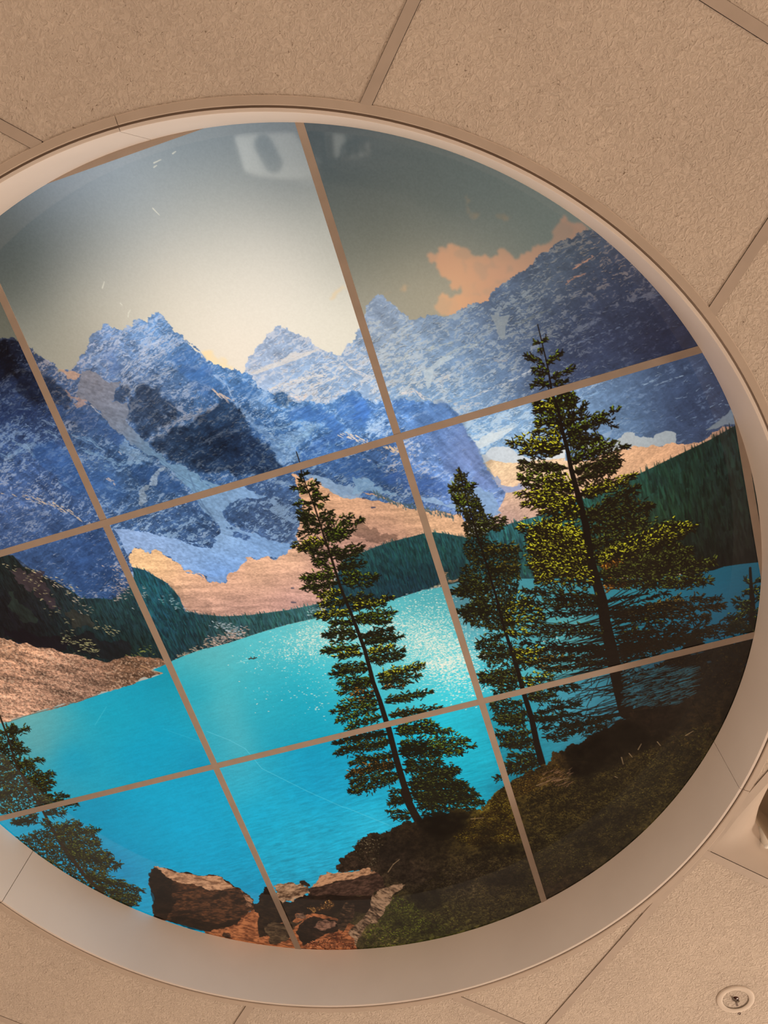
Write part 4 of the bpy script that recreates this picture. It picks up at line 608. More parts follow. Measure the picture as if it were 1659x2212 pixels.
def paint_foreground():
    # the wooded bank
    bank = "K 830,880 835,820 880,770 930,720 980,640 1010,610 1060,595 1110,570 1150,580 1200,560 1250,535 1330,500 1400,490 L 180,640 300,590 450,570 600,545 730,545 760,490 800,450 830,410 880,370 900,355 950,320 1010,290 1080,240 1180,200 1230,190 I 830,1290 870,1240 940,1230 1060,1170 1150,1110 1290,1050 1340,1010 1400,990 1500,920 1659,890 H 760,1420 1000,1380 1330,1250 1700,1100 F 1700,2150 500,2150 K 300,1500 600,1060 620,1000 700,960 1100,870 880,880"
    sl, m = fill(rough(TP(bank), 6, 4, 5, True))
    col = field(sl, "760,1850:40,28,20 850,1850:40,30,24 900,1900:48,34,28 1000,1900:44,34,26 900,1800:22,14,8 960,1780:10,6,4 1000,1800:36,28,14 1050,1770:88,70,18 1020,1810:72,56,16 1070,1740:92,76,24 1100,1800:60,48,16 1050,1850:44,34,20 1080,1900:38,28,18 1150,1730:64,50,20 1180,1680:84,62,24 1200,1800:54,44,18 1300,1700:58,48,18 1400,1650:60,48,18 1500,1600:54,42,16 1450,1720:44,36,16 1350,1800:40,32,16 1250,1850:36,28,16 1200,1920:32,22,14 1550,1570:40,26,12 1450,1560:22,12,8 1400,1560:18,10,6 1300,1600:20,10,6 1250,1630:22,12,8 1350,1580:20,12,8 1520,1480:22,16,10 1580,1450:16,10,8 1420,1500:24,16,12 1000,1980:52,44,20 950,2000:62,58,20 880,1980:58,60,16 900,2020:66,62,24 1100,1970:46,38,20 820,2030:80,66,34 650,1950:30,18,12 720,1950:24,14,10 600,1990:22,12,8 760,1900:60,42,32")
    n = fbm(sl, 6, 4, 1.2, -20, 101); b = fbm(sl, 38, 3, 1.4, -15, 102); f = fbm(sl, 2.4, 2, 1, 0, 103)
    put(sl, m, np.clip(col * (.55 + (n - .5) * 1.5 + .55 * b + (f - .5) * .9 + .2)[..., None], 0, 1))
    # leaves and heather
    for s, nn, dk, lt, k, sd in (("L 500,750 600,660 740,560 800,450 900,360 950,480 1000,640 1030,760 900,790 780,800 620,810", 1500, rgb(40, 26, 6), rgb(136, 112, 28), .55, 41), ("L 950,330 1100,240 1220,200 1330,170 1380,290 1200,330 1050,420 980,440", 700, rgb(44, 28, 8), rgb(120, 92, 34), .5, 42),
                                 ("O 0,760 330,670 700,540 1000,420 1300,270 1540,250 1400,480 1100,830 700,1180 300,1420 0,1600", 5200, rgb(26, 20, 8), rgb(98, 82, 34), .42, 43), ("L 420,960 560,900 900,850 1050,900 1130,1080 1160,1230 900,1350 560,1460 200,1500 0,1560 0,1300 300,1100", 2600, rgb(24, 18, 9), rgb(92, 74, 32), .42, 44),
                                 ("K 1020,1440 1080,1300 1180,1190 1300,1060 1420,1120 1500,1250 1659,1300 1659,1360 1300,1440 1040,1470", 1000, rgb(34, 34, 8), rgb(120, 124, 34), .5, 45), ("K 940,700 1010,610 1160,590 1180,640 1150,800 1080,830 980,760", 240, rgb(30, 22, 12), rgb(176, 150, 112), .35, 46)):
        cloud(s, nn, dk, lt, k, sd, nl=4.5, w=1.0)
    sl, m = fill(TP(bank)); q = fbm(sl, 15, 3, 1.5, -18, 111); q2 = fbm(sl, 40, 3, 1.6, -18, 112)
    C[sl] *= (1 - m * np.clip(.95 - 1.0 * q - .75 * q2, 0, .7))[..., None]
    # deep shade
    for s, a in (("O 280,450 400,400 560,310 700,250 800,200 930,330 930,430 860,450 740,520 560,600 400,640 330,660 290,560", .75), ("L 230,590 420,570 640,550 600,650 500,740 400,760 250,660", .8), ("O 940,380 1000,310 1100,220 1240,50 1250,30 1190,150 1060,340 1000,410", .7), ("O 1520,200 1560,60 1659,-60 1600,120 1540,230", .8), ("L 700,820 840,800 1030,810 1050,860 820,880", .5), ("L 720,1060 900,1010 1100,1020 1100,1080 900,1120 780,1140", .45), ("L 150,1170 440,1110 400,1300 300,1330 200,1280", .55), ("K 1120,700 1300,560 1659,700 1659,960 1300,960 1180,880", .25)):
        r = fill(rough(TP(s), 8, 4, 7, True)); n = fbm(r[0], 14, 3, 1.2, 0, 107); C[r[0]] *= (1 - np.clip(blur(r[1], 5) * a * (.4 + 1.2 * n), 0, .95))[..., None]
    q = np.random.default_rng(3)
    for s in ("O 730,490 745,545", "O 790,460 815,490", "O 860,430 885,385", "O 1230,320 1290,285", "O 1010,370 1035,400", "O 680,640 700,650", "L 1150,350 1230,320", "L 1230,320 1300,290", "L 1310,310 1400,290", "K 1220,880 1260,820", "K 1260,820 1310,780", "L 640,610 740,600"):
        p = TP(s); stroke(*p[0], *p[1], 1.0, .6, rgb(150, 118, 84), .8)
    # reflections of daylight on twigs near the roots
    for k in range(60):
        s = TP("O %f,%f" % (q.uniform(90, 330), q.uniform(590, 720)))[0]; stroke(*s, s[0] + q.uniform(4, 14), s[1] - q.uniform(0, 6), .9, .4, rgb(150, 106, 76) * q.uniform(.5, 1), .7)
    # shore boulders
    stones("X 1300,900 1480,860 1600,800 1660,760 K 200,1150 560,1160 980,1300 960,1600 -20,1600 -200,1400", rgb(188, 110, 66), rgb(84, 42, 22), 50, .5)
    stones("K 1060,1060 1130,1050 1150,1000 1330,968 1352,980 1250,1070 1200,1150 1130,1280 1050,1300 970,1450 860,1400 1050,1210", rgb(168, 128, 96), rgb(44, 28, 18), 51, .5, 50)
    stones("K 600,1005 760,970 900,940 1130,880 1180,930 1200,1000 1100,1060 900,1065 620,1062", rgb(92, 62, 48), rgb(40, 25, 19), 52, .35, -12)
    stones("K 560,1060 620,1062 900,1065 1100,1060 1050,1200 900,1160 760,1210 560,1220 480,1200 400,1130", rgb(40, 24, 16), rgb(16, 9, 6), 53, .3)
    stones("K -10,1300 60,1240 130,1190 180,1180 200,1400 300,1390 640,1200 840,1280 960,1400 980,1475 500,1500 0,1420", rgb(186, 106, 62), rgb(70, 32, 16), 54, .55)
    stones("K 180,1270 180,1180 215,1110 220,1060 250,1010 300,1000 400,1080 480,1120 600,1080 560,1160 500,1230 470,1290 300,1290 260,1320 300,1380 200,1385", rgb(52, 34, 20), rgb(14, 8, 6), 55, .3)
    stones("K 330,985 400,970 460,958 540,965 600,1000 612,1050 560,1062 480,1112 400,1125 350,1040", rgb(196, 150, 112), rgb(78, 52, 36), 56, .6, -10)
    stones("K 620,1000 640,975 700,902 740,876 830,880 940,882 1060,845 1085,868 1130,882 900,940 760,970", rgb(206, 148, 106), rgb(100, 66, 46), 57, .65, -12)
    stones("K 530,955 570,945 610,975 590,990", rgb(70, 52, 40), rgb(26, 16, 12), 58, .4)
    stones("K 255,1310 330,1265 470,1265 560,1250 480,1330 420,1420 300,1440 290,1370", rgb(96, 72, 48), rgb(30, 18, 10), 59, .4)
    stones("K 500,1345 580,1245 640,1222 760,1240 840,1285 830,1340 690,1385 640,1440 555,1450", rgb(60, 36, 24), rgb(13, 8, 6), 60, .25)
    stones("K 640,1310 690,1260 800,1260 830,1280 760,1320 690,1335", rgb(150, 102, 78), rgb(50, 30, 22), 61, .5)
    stones("K 840,1230 870,1180 900,1110 955,1130 960,1200 930,1260 860,1350 835,1320", rgb(96, 66, 44), rgb(18, 10, 7), 62, .35)
    stones("K 500,1200 560,1190 600,1210 540,1250 500,1230", rgb(130, 92, 70), rgb(44, 28, 20), 63, .5)
    cloud("K 580,1170 680,1160 720,1120 800,1120 760,1180 640,1220", 160, rgb(60, 34, 14), rgb(196, 140, 74), .6, 64, nl=5)
    cloud("K 560,1475 700,1410 860,1350 950,1440 960,1480", 160, rgb(80, 34, 16), rgb(214, 130, 84), .6, 65, nl=6)
    for s, c in (("K 70,1315 140,1310", (60, 28, 14)), ("K 60,1330 130,1300", (200, 128, 82)), ("K 130,1225 110,1250", (60, 30, 16))):
        p = TP(s); stroke(*p[0], *p[1], 1.8, 1, rgb(*c), .8)
    # big boulder lower left
    stones("X 950,600 955,560 985,510 1020,515 1150,550 1300,570 1420,575 1480,620 1540,650 1590,690 1625,725 1625,790 1590,800 1540,850 1480,890 1350,925 1250,905 1100,865 985,835 970,760 965,670", rgb(104, 60, 34), rgb(26, 14, 8), 66, .33, 12)
    stones("X 985,512 1020,515 1150,550 1300,570 1420,577 1480,620 1505,645 1420,662 1350,660 1290,635 1200,620 1110,600 1050,560", rgb(216, 158, 116), rgb(120, 80, 56), 67, .6, 12)
    r = fill(rough(TP("X 950,600 990,515 1060,570 1100,610 1095,690 1110,760 1060,850 985,835 965,690"), 4, 4, 8, True)); C[r[0]] *= (1 - .62 * r[1])[..., None]
    r = fill(rough(TP("X 1090,830 1400,880 1540,840 1480,890 1350,925 1100,865"), 4, 4, 8, True)); C[r[0]] *= (1 - .6 * r[1])[..., None]
    stones("X 1540,660 1590,690 1625,725 1600,770 1570,760 1560,700", rgb(190, 132, 94), rgb(70, 42, 26), 68, .5, 30)
    stones("X 1320,930 1400,935 1480,900 1560,840 1625,790 1660,830 1660,1000 1500,985", rgb(190, 112, 66), rgb(96, 46, 24), 69, .6)
    stones("X 1410,960 1440,930 1480,950 1485,972", rgb(90, 54, 36), rgb(24, 14, 8), 70, .3)


def paint():
    paint_sky(); paint_far(); paint_massif(); paint_forest(); paint_lake(); paint_trees(); paint_foreground()
    # uneven backlight is already painted into each sheet's colours; only limits here
    np.clip(C, 0.004, 1, out=C)


paint()
# ---- BUILD
scn = bpy.context.scene
COL = scn.collection


def node_mat(name, base=(.8, .8, .8), rough=.6, metal=0.0, spec=.5):
    m = bpy.data.materials.new(name); m.use_nodes = True
    b = m.node_tree.nodes['Principled BSDF']
    b.inputs['Base Color'].default_value = (*base, 1); b.inputs['Roughness'].default_value = rough
    b.inputs['Metallic'].default_value = metal; b.inputs['Specular IOR Level'].default_value = spec
    return m, m.node_tree, b


def noisy(m, nt, b, scale, c0, c1, bump=0.0, detail=4, lo=.35, hi=.65, bscale=None):
    tc = nt.nodes.new('ShaderNodeTexCoord'); n = nt.nodes.new('ShaderNodeTexNoise'); r = nt.nodes.new('ShaderNodeValToRGB')
    n.inputs['Scale'].default_value = scale; n.inputs['Detail'].default_value = detail
    r.color_ramp.elements[0].position = lo; r.color_ramp.elements[1].position = hi
    r.color_ramp.elements[0].color = (*c0, 1); r.color_ramp.elements[1].color = (*c1, 1)
    nt.links.new(tc.outputs['Object'], n.inputs['Vector']); nt.links.new(n.outputs['Fac'], r.inputs['Fac']); nt.links.new(r.outputs['Color'], b.inputs['Base Color'])
    if bump:
        n2 = nt.nodes.new('ShaderNodeTexNoise'); n2.inputs['Scale'].default_value = bscale or scale; n2.inputs['Detail'].default_value = 3
        bp = nt.nodes.new('ShaderNodeBump'); bp.inputs['Strength'].default_value = bump; bp.inputs['Distance'].default_value = .002
        nt.links.new(tc.outputs['Object'], n2.inputs['Vector']); nt.links.new(n2.outputs['Fac'], bp.inputs['Height']); nt.links.new(bp.outputs['Normal'], b.inputs['Normal'])
    return m


def tile_material():
    """fissured mineral-fibre board: soft bumps, short worm-like pits, fine dark specks"""
    m, nt, b = node_mat('mineral_fibre', rough=.95, spec=.1)
    N_ = nt.nodes.new; L = nt.links.new
    tc = N_('ShaderNodeTexCoord')
    big = N_('ShaderNodeTexNoise'); big.inputs['Scale'].default_value = 7; big.inputs['Detail'].default_value = 2
    mid = N_('ShaderNodeTexNoise'); mid.inputs['Scale'].default_value = 120; mid.inputs['Detail'].default_value = 3; mid.inputs['Distortion'].default_value = 1.6
    pit = N_('ShaderNodeTexNoise'); pit.inputs['Scale'].default_value = 150; pit.inputs['Detail'].default_value = 2.5; pit.inputs['Distortion'].default_value = 2.6
    for n in (big, mid, pit): L(tc.outputs['Object'], n.inputs['Vector'])
    r0 = N_('ShaderNodeValToRGB'); r0.color_ramp.elements[0].position = .3; r0.color_ramp.elements[1].position = .7
    r0.color_ramp.elements[0].color = (.66, .60, .54, 1); r0.color_ramp.elements[1].color = (.72, .655, .585, 1)
    L(big.outputs['Fac'], r0.inputs['Fac'])
    r1 = N_('ShaderNodeValToRGB'); r1.color_ramp.elements[0].position = .27; r1.color_ramp.elements[1].position = .36
    r1.color_ramp.elements[0].color = (.46, .42, .38, 1); r1.color_ramp.elements[1].color = (1, 1, 1, 1)
    L(pit.outputs['Fac'], r1.inputs['Fac'])
    r2 = N_('ShaderNodeValToRGB'); r2.color_ramp.elements[0].position = .3; r2.color_ramp.elements[1].position = .7
    r2.color_ramp.elements[0].color = (.86, .85, .84, 1); r2.color_ramp.elements[1].color = (1.06, 1.06, 1.06, 1)
    L(mid.outputs['Fac'], r2.inputs['Fac'])
    x1 = N_('ShaderNodeMixRGB'); x1.blend_type = 'MULTIPLY'; x1.inputs['Fac'].default_value = 1
    x2 = N_('ShaderNodeMixRGB'); x2.blend_type = 'MULTIPLY'; x2.inputs['Fac'].default_value = 1
    L(r0.outputs['Color'], x1.inputs['Color1']); L(r1.outputs['Color'], x1.inputs['Color2'])
    L(x1.outputs['Color'], x2.inputs['Color1']); L(r2.outputs['Color'], x2.inputs['Color2']); L(x2.outputs['Color'], b.inputs['Base Color'])
    bp = N_('ShaderNodeBump'); bp.inputs['Strength'].default_value = .8; bp.inputs['Distance'].default_value = .0035
    L(mid.outputs['Fac'], bp.inputs['Height']); L(bp.outputs['Normal'], b.inputs['Normal'])
    return m


def print_material():
    """glossy photographic sheet that emits its print colours, uneven backlight painted in"""
    m, nt, b = node_mat('backlit_print', base=(.006, .006, .006), rough=.05, spec=.55)
    a = nt.nodes.new('ShaderNodeAttribute'); a.attribute_name = 'print'
    nt.links.new(a.outputs['Color'], b.inputs['Emission Color']); b.inputs['Emission Strength'].default_value = 1.0
    m.cycles.emission_sampling = 'NONE'      # two million tiny facets: found by bounced rays instead
    return m


M_TILE = tile_material()
M_PRINT = print_material()
M_TEE = noisy(*node_mat('painted_tee', rough=.5, spec=.3), 30, (.50, .44, .39), (.54, .475, .42))
M_BAR = noisy(*node_mat('painted_bar', rough=.45, spec=.35), 30, (.45, .385, .335), (.49, .42, .365))
M_WALL = noisy(*node_mat('satin_white', rough=.55, spec=.3), 6, (.74, .70, .672), (.78, .74, .712))
M_FLANGE = noisy(*node_mat('painted_flange', rough=.5, spec=.3), 20, (.53, .465, .405), (.56, .49, .43))
M_DARK = noisy(*node_mat('plenum_dark', rough=.9, spec=.1), 10, (.03, .022, .017), (.045, .032, .025))
M_RING = noisy(*node_mat('white_enamel', rough=.5, spec=.3), 20, (.66, .60, .535), (.70, .635, .565))
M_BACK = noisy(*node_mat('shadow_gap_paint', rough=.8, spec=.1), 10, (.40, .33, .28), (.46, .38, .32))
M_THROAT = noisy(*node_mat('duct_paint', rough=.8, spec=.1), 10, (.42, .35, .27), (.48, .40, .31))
M_METAL = noisy(*node_mat('brushed_metal', rough=.4, metal=.35), 60, (.20, .185, .155), (.27, .245, .21))
M_BULB = noisy(*node_mat('dark_bulb', rough=.15, spec=.6), 40, (.05, .018, .016), (.07, .026, .022))
M_PAN = noisy(*node_mat('enamelled_steel', rough=.6, spec=.2), 8, (.50, .44, .385), (.53, .465, .41))
M_FLOOR = noisy(*node_mat('vinyl_floor', rough=.5, spec=.3), 3, (.10, .08, .065), (.14, .115, .095), detail=6)
M_PAD = noisy(*node_mat('white_cover', rough=.5, spec=.3), 5, (.80, .80, .76), (.86, .86, .82))
M_HOLE = noisy(*node_mat('dark_opening', rough=.8, spec=.1), 5, (.01, .01, .01), (.02, .02, .02))
M_STEEL = noisy(*node_mat('grey_steel', rough=.4, metal=.5), 40, (.35, .35, .35), (.42, .42, .42))


def link(name, bm, mat, parent=None, smooth=False, loc=None):
    me = bpy.data.meshes.new(name)
    if smooth:
        for f in bm.faces: f.smooth = True
    bm.to_mesh(me); bm.free(); me.materials.append(mat)
    o = bpy.data.objects.new(name, me); COL.objects.link(o)
    if parent: o.parent = parent
    if loc is not None: o.location = loc
    return o


def tag(o, label, cat, group=None):
    o['label'] = label; o['category'] = cat
    if group: o['group'] = group
    return o


def empty(name, loc):
    o = bpy.data.objects.new(name, None); COL.objects.link(o); o.location = loc; o.empty_display_size = .05
    return o


def box(bm, p, q, w, z0, z1):
    """bar from p to q (x, y), width w, between two levels"""
    p = np.array(p, float); q = np.array(q, float); d = (q - p) / np.hypot(*(q - p)); n = np.array([-d[1], d[0]]) * w / 2
    v = [bm.verts.new((*c, z)) for z in (z0, z1) for c in (p - n, q - n, q + n, p + n)]
    for f in ((3, 2, 1, 0), (4, 5, 6, 7), (0, 1, 5, 4), (1, 2, 6, 5), (2, 3, 7, 6), (3, 0, 4, 7)): bm.faces.new([v[i] for i in f])


def revolve(bm, prof, a0=0.0, a1=2 * math.pi, n=96, center=(0, 0, 0), close_profile=False):
    """profile of (radius, z) turned about a vertical axis"""
    full = abs(a1 - a0 - 2 * math.pi) < 1e-6
    rings = []
    for i in range(n if full else n + 1):
        a = a0 + (a1 - a0) * i / n
        rings.append([bm.verts.new((center[0] + r * math.cos(a), center[1] + r * math.sin(a), center[2] + z)) for r, z in prof])
    k = len(prof)
    for i in range(n):
        A, B = rings[i], rings[(i + 1) % len(rings)]
        for j in range(k if close_profile else k - 1):
            f = [A[j], A[(j + 1) % k], B[(j + 1) % k], B[j]]
            f = [v for t, v in enumerate(f) if v not in f[:t]]
            if len(f) > 2: bm.faces.new(f)
    if close_profile and not full:
        bm.faces.new(rings[0][::-1]); bm.faces.new(rings[-1])
    bmesh.ops.recalc_face_normals(bm, faces=bm.faces)


# ------------------------------------------------------------------ ceiling of 2 ft boards, turned 45 degrees to the print
TH = math.pi / 4                        # board joints run at 45 degrees to the print's own grid
nA = np.array([-math.sin(TH + math.pi / 2), math.cos(TH + math.pi / 2)]); nB = np.array([-math.sin(TH + math.pi), math.cos(TH + math.pi)])


def joint_coord(pix, n): return to_plane(pix, CEIL) @ n


A_LINES = [((888.5, 0), (785.8, 223.4), 0), ((1535.2, 676.5), (1659, 488.6), 1), ((1403.7, 1956.6), (1187.4, 2211.8), 2), ((1590, 1770), (1659, 1692.8), 2)]
B_LINES = [((1528.3, 0), (1659, 82.2), 0), ((1526.3, 1847.5), (1659, 1908.6), 2), ((987.7, 2153.5), (1109.7, 2211.8), 3), ((0, 263.9), (83.2, 307.3), 1)]
dirA = np.array([math.cos(TH + math.pi / 2), math.sin(TH + math.pi / 2)]); dirB = np.array([math.cos(TH + math.pi), math.sin(TH + math.pi)])
offA = np.mean([joint_coord(p, nA).mean() + k * G for *p, k in A_LINES]); offB = np.mean([joint_coord(p, nB).mean() + k * G for *p, k in B_LINES])
T_W = 0.0165
rj = np.random.default_rng(12)


def world_ab(a, b): return nA * a + nB * b


RT = R_FLANGE - .0025


def board(bm, a0, a1, b0, b1):
    """one lay-in board, cut to the round opening where it meets it"""
    g = T_W / 2 + .0007
    cs = [(a0 + g, b0 + g), (a1 - g, b0 + g), (a1 - g, b1 - g), (a0 + g, b1 - g)]
    pts = []
    for (x, y), (x2, y2) in zip(cs, cs[1:] + cs[:1]):
        for t in np.arange(0, 1, 1 / 150): pts.append(world_ab(x + (x2 - x) * t, y + (y2 - y) * t))
    pts = np.array(pts); ins = np.hypot(pts[:, 0], pts[:, 1]) < RT
    polys = []
    if not ins.any(): polys = [[tuple(world_ab(*c)) for c in cs]]
    elif not ins.all():
        st = int(np.nonzero(ins & ~np.roll(ins, -1))[0][0]) + 1; order = np.roll(np.arange(len(pts)), -st); run = []
        for i in list(order):
            if not ins[i]: run.append(i)
            if ins[i] and run: polys.append(run); run = []
        if run: polys.append(run)
        out = []
        for run in polys:
            P_ = [tuple(pts[i]) for i in run]
            t0 = math.atan2(*pts[run[-1]][::-1]); t1 = math.atan2(*pts[run[0]][::-1]); d = (t1 - t0 + math.pi) % (2 * math.pi) - math.pi
            k = max(2, int(abs(d) * RT / .004)); rag = rj.normal(0, .0004, k + 1)
            rag += np.convolve(rj.normal(0, .0016, k + 1) * (rj.random(k + 1) < .06), [.3, 1, .3], 'same')
            for i in range(k + 1):
                a = t0 + d * i / k; P_.append(((RT - .0006 + abs(rag[i])) * math.cos(a), (RT - .0006 + abs(rag[i])) * math.sin(a)))
            keep = [P_[0]]
            for q in P_[1:]:
                if math.hypot(q[0] - keep[-1][0], q[1] - keep[-1][1]) > .0008: keep.append(q)
            out.append(keep)
        polys = out
    else: return
    for pl in polys:
        ar = sum(p[0] * q[1] - q[0] * p[1] for p, q in zip(pl, pl[1:] + pl[:1]))
        if abs(ar) < 1e-4: continue
        lo = [bm.verts.new((*p, CEIL + .0012)) for p in pl]; hi = [bm.verts.new((*p, CEIL + .016)) for p in pl]
        try: bm.faces.new(lo if ar < 0 else lo[::-1])
        except ValueError: continue
        for i in range(len(pl)):
            j = (i + 1) % len(pl); bm.faces.new([lo[i], lo[j], hi[j], hi[i]] if ar > 0 else [lo[j], lo[i], hi[i], hi[j]])


AIR = to_plane([(1640, 1800)], CEIL)[0]
air_cell = (math.floor((AIR @ nA - offA) / G), math.floor((AIR @ nB - offB) / G))
bm = bmesh.new()
for i in range(-6, 6):
    for j in range(-6, 6):
        if (i, j) == air_cell: continue
        board(bm, offA + i * G, offA + (i + 1) * G, offB + j * G, offB + (j + 1) * G)
ceiling = link('ceiling', bm, M_TILE); ceiling['kind'] = 'structure'
ceiling['label'] = 'tan fissured ceiling boards around the round picture'


def chords(n, off, d):
    """stretches of one joint line that lie outside the round opening"""
    c0 = n * off; L = 3.7; h = off
    if abs(h) >= R_FLANGE - .004: return [(c0 - d * L, c0 + d * L)]
    s = math.sqrt((R_FLANGE - .004) ** 2 - h * h)
    return [(c0 - d * L, c0 - d * s), (c0 + d * s, c0 + d * L)]


bm = bmesh.new()
for k in range(-5, 6):
    for p, q in chords(nA, offA + k * G, dirA): box(bm, p, q, T_W, CEIL - .0004, CEIL + .0008); box(bm, p, q, .003, CEIL + .0008, CEIL + .03)
    for p, q in chords(nB, offB + k * G, dirB): box(bm, p, q, T_W, CEIL, CEIL + .0009); box(bm, p, q, .003, CEIL + .0009, CEIL + .03)
t_ = [math.atan2(*to_plane([pix], CEIL)[0][::-1]) for pix in ((1640, 1700), (1385, 1970))]
revolve(bm, [(R_FLANGE - .003, .0006), (R_FLANGE + .0075, .0006), (R_FLANGE + .0075, .0010), (R_FLANGE - .003, .0010)], min(t_), max(t_), 60, center=(0, 0, CEIL), close_profile=True)
link('ceiling_grid', bm, M_TEE, ceiling)
# unseen dark cover over the ceiling void, added to stop light leaking through joints
bm = bmesh.new()
sz = 3.8
v = [bm.verts.new((x, y, z)) for z in (CEIL + .02, CEIL + .55) for x, y in ((-sz, -sz), (sz, -sz), (sz, sz), (-sz, sz))]
for f in ((4, 5, 6, 7), (0, 1, 5, 4), (1, 2, 6, 5), (2, 3, 7, 6), (3, 0, 4, 7)): bm.faces.new([v[i] for i in f])
link('ceiling_void', bm, M_DARK, ceiling)

# ------------------------------------------------------------------ round frame
frame = tag(empty('round_ceiling_frame', (0, 0, CEIL)), 'large round white recessed frame with crossing bars in the tiled ceiling', 'light frame')
SEAMS = [math.atan2(*to_plane([p], CEIL)[0][::-1]) for p in ((0, 1951), (1610, 1707), (252, 262))]
SEAMS = sorted(a % (2 * math.pi) for a in SEAMS)
gap = .0007 / R_WALL
for a, b_ in zip(SEAMS, SEAMS[1:] + [SEAMS[0] + 2 * math.pi]):
    n = max(8, int((b_ - a) / (2 * math.pi) * 288))
    bm = bmesh.new()
    lip = R_GROOVE - .0017
    revolve(bm, [(R_WALL, .0007), (R_WALL + .0005, 0), (lip - .0006, 0), (lip, .0008), (lip, .0032), (R_WALL + .003, .0034), (R_WALL + .003, DEPTH + .001), (R_WALL, DEPTH + .001)], a + gap, b_ - gap, n, close_profile=True)
    o = link('side_wall', bm, M_WALL, frame, True)
    m_ = o.modifiers.new('es', 'EDGE_SPLIT'); m_.split_angle = math.radians(35)
    bm = bmesh.new(); r0, r1 = R_GROOVE + .0017, R_FLANGE
    revolve(bm, [(r0, .0010), (r0 + .0010, -.0004), (r1 - .0012, -.0004), (r1, .0006), (r1, .0014), (r0, .0034)], a + gap * .8, b_ - gap * .8, n, close_profile=True)
    o = link('flange', bm, M_FLANGE, frame, True)
    m_ = o.modifiers.new('es', 'EDGE_SPLIT'); m_.split_angle = math.radians(35)
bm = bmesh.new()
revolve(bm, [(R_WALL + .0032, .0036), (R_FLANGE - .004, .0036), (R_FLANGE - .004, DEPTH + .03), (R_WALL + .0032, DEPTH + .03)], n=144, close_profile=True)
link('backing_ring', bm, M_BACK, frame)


def bar(p1, p2, drop, w=.0138):
    """tee bar through two photograph points, cut to the frame"""
    a, b = to_plane([p1, p2], Z_GRID); d = (b - a) / np.hypot(*(b - a)); n = np.array([-d[1], d[0]]); h = a @ n; s = math.sqrt(max(R_WALL ** 2 - (abs(h) - w / 2) ** 2, 1e-6)) - .0004
    h2 = math.sqrt(max(R_WALL ** 2 - (abs(h) + w / 2) ** 2, 1e-6)) if abs(h) + w / 2 < R_WALL else 0
    p, q = n * h - d * s, n * h + d * s
    bm = bmesh.new()
    if abs(h) < .8: box(bm, p, q, w, -drop, .0012)
    else:
        # short chord close to the rim: follow the rim on its outer edge
        sg = math.copysign(1, h); inner = abs(h) - w / 2; s0 = math.sqrt(R_WALL ** 2 - inner ** 2); k = 40; lo, hi = [], []
        t0 = math.atan2(s0, inner)
        ring = [(min(R_WALL * math.cos(t), abs(h) + w / 2), R_WALL * math.sin(t)) for t in np.linspace(-t0, t0, k)]
        for z, L in ((-drop, lo), (.0012, hi)):
            for x, y in ring: c = n * sg * x + d * y; L.append(bm.verts.new((*c, z)))
        bm.faces.new(lo); bm.faces.new(hi[::-1])
        for i in range(k): bm.faces.new([lo[i], hi[i], hi[(i + 1) % k], lo[(i + 1) % k]])
        bmesh.ops.recalc_face_normals(bm, faces=bm.faces)
    return link('grid_bar', bm, M_BAR, frame, loc=(0, 0, DEPTH))


bar((4, 640), (642, 2045), .0006); bar((648, 270), (1173, 1940), .0006)
for (k, p1, p2, dr) in ((0, (231.8, 1128.2), (861.2, 944.6), .0011), (1, (468.8, 1654.4), (1037.6, 1516.1), .0002)): bar(p1, p2, dr)
bar((1596, 912), (1650, 1236), .0006); bar((120, 380), (402, 280), .0006)

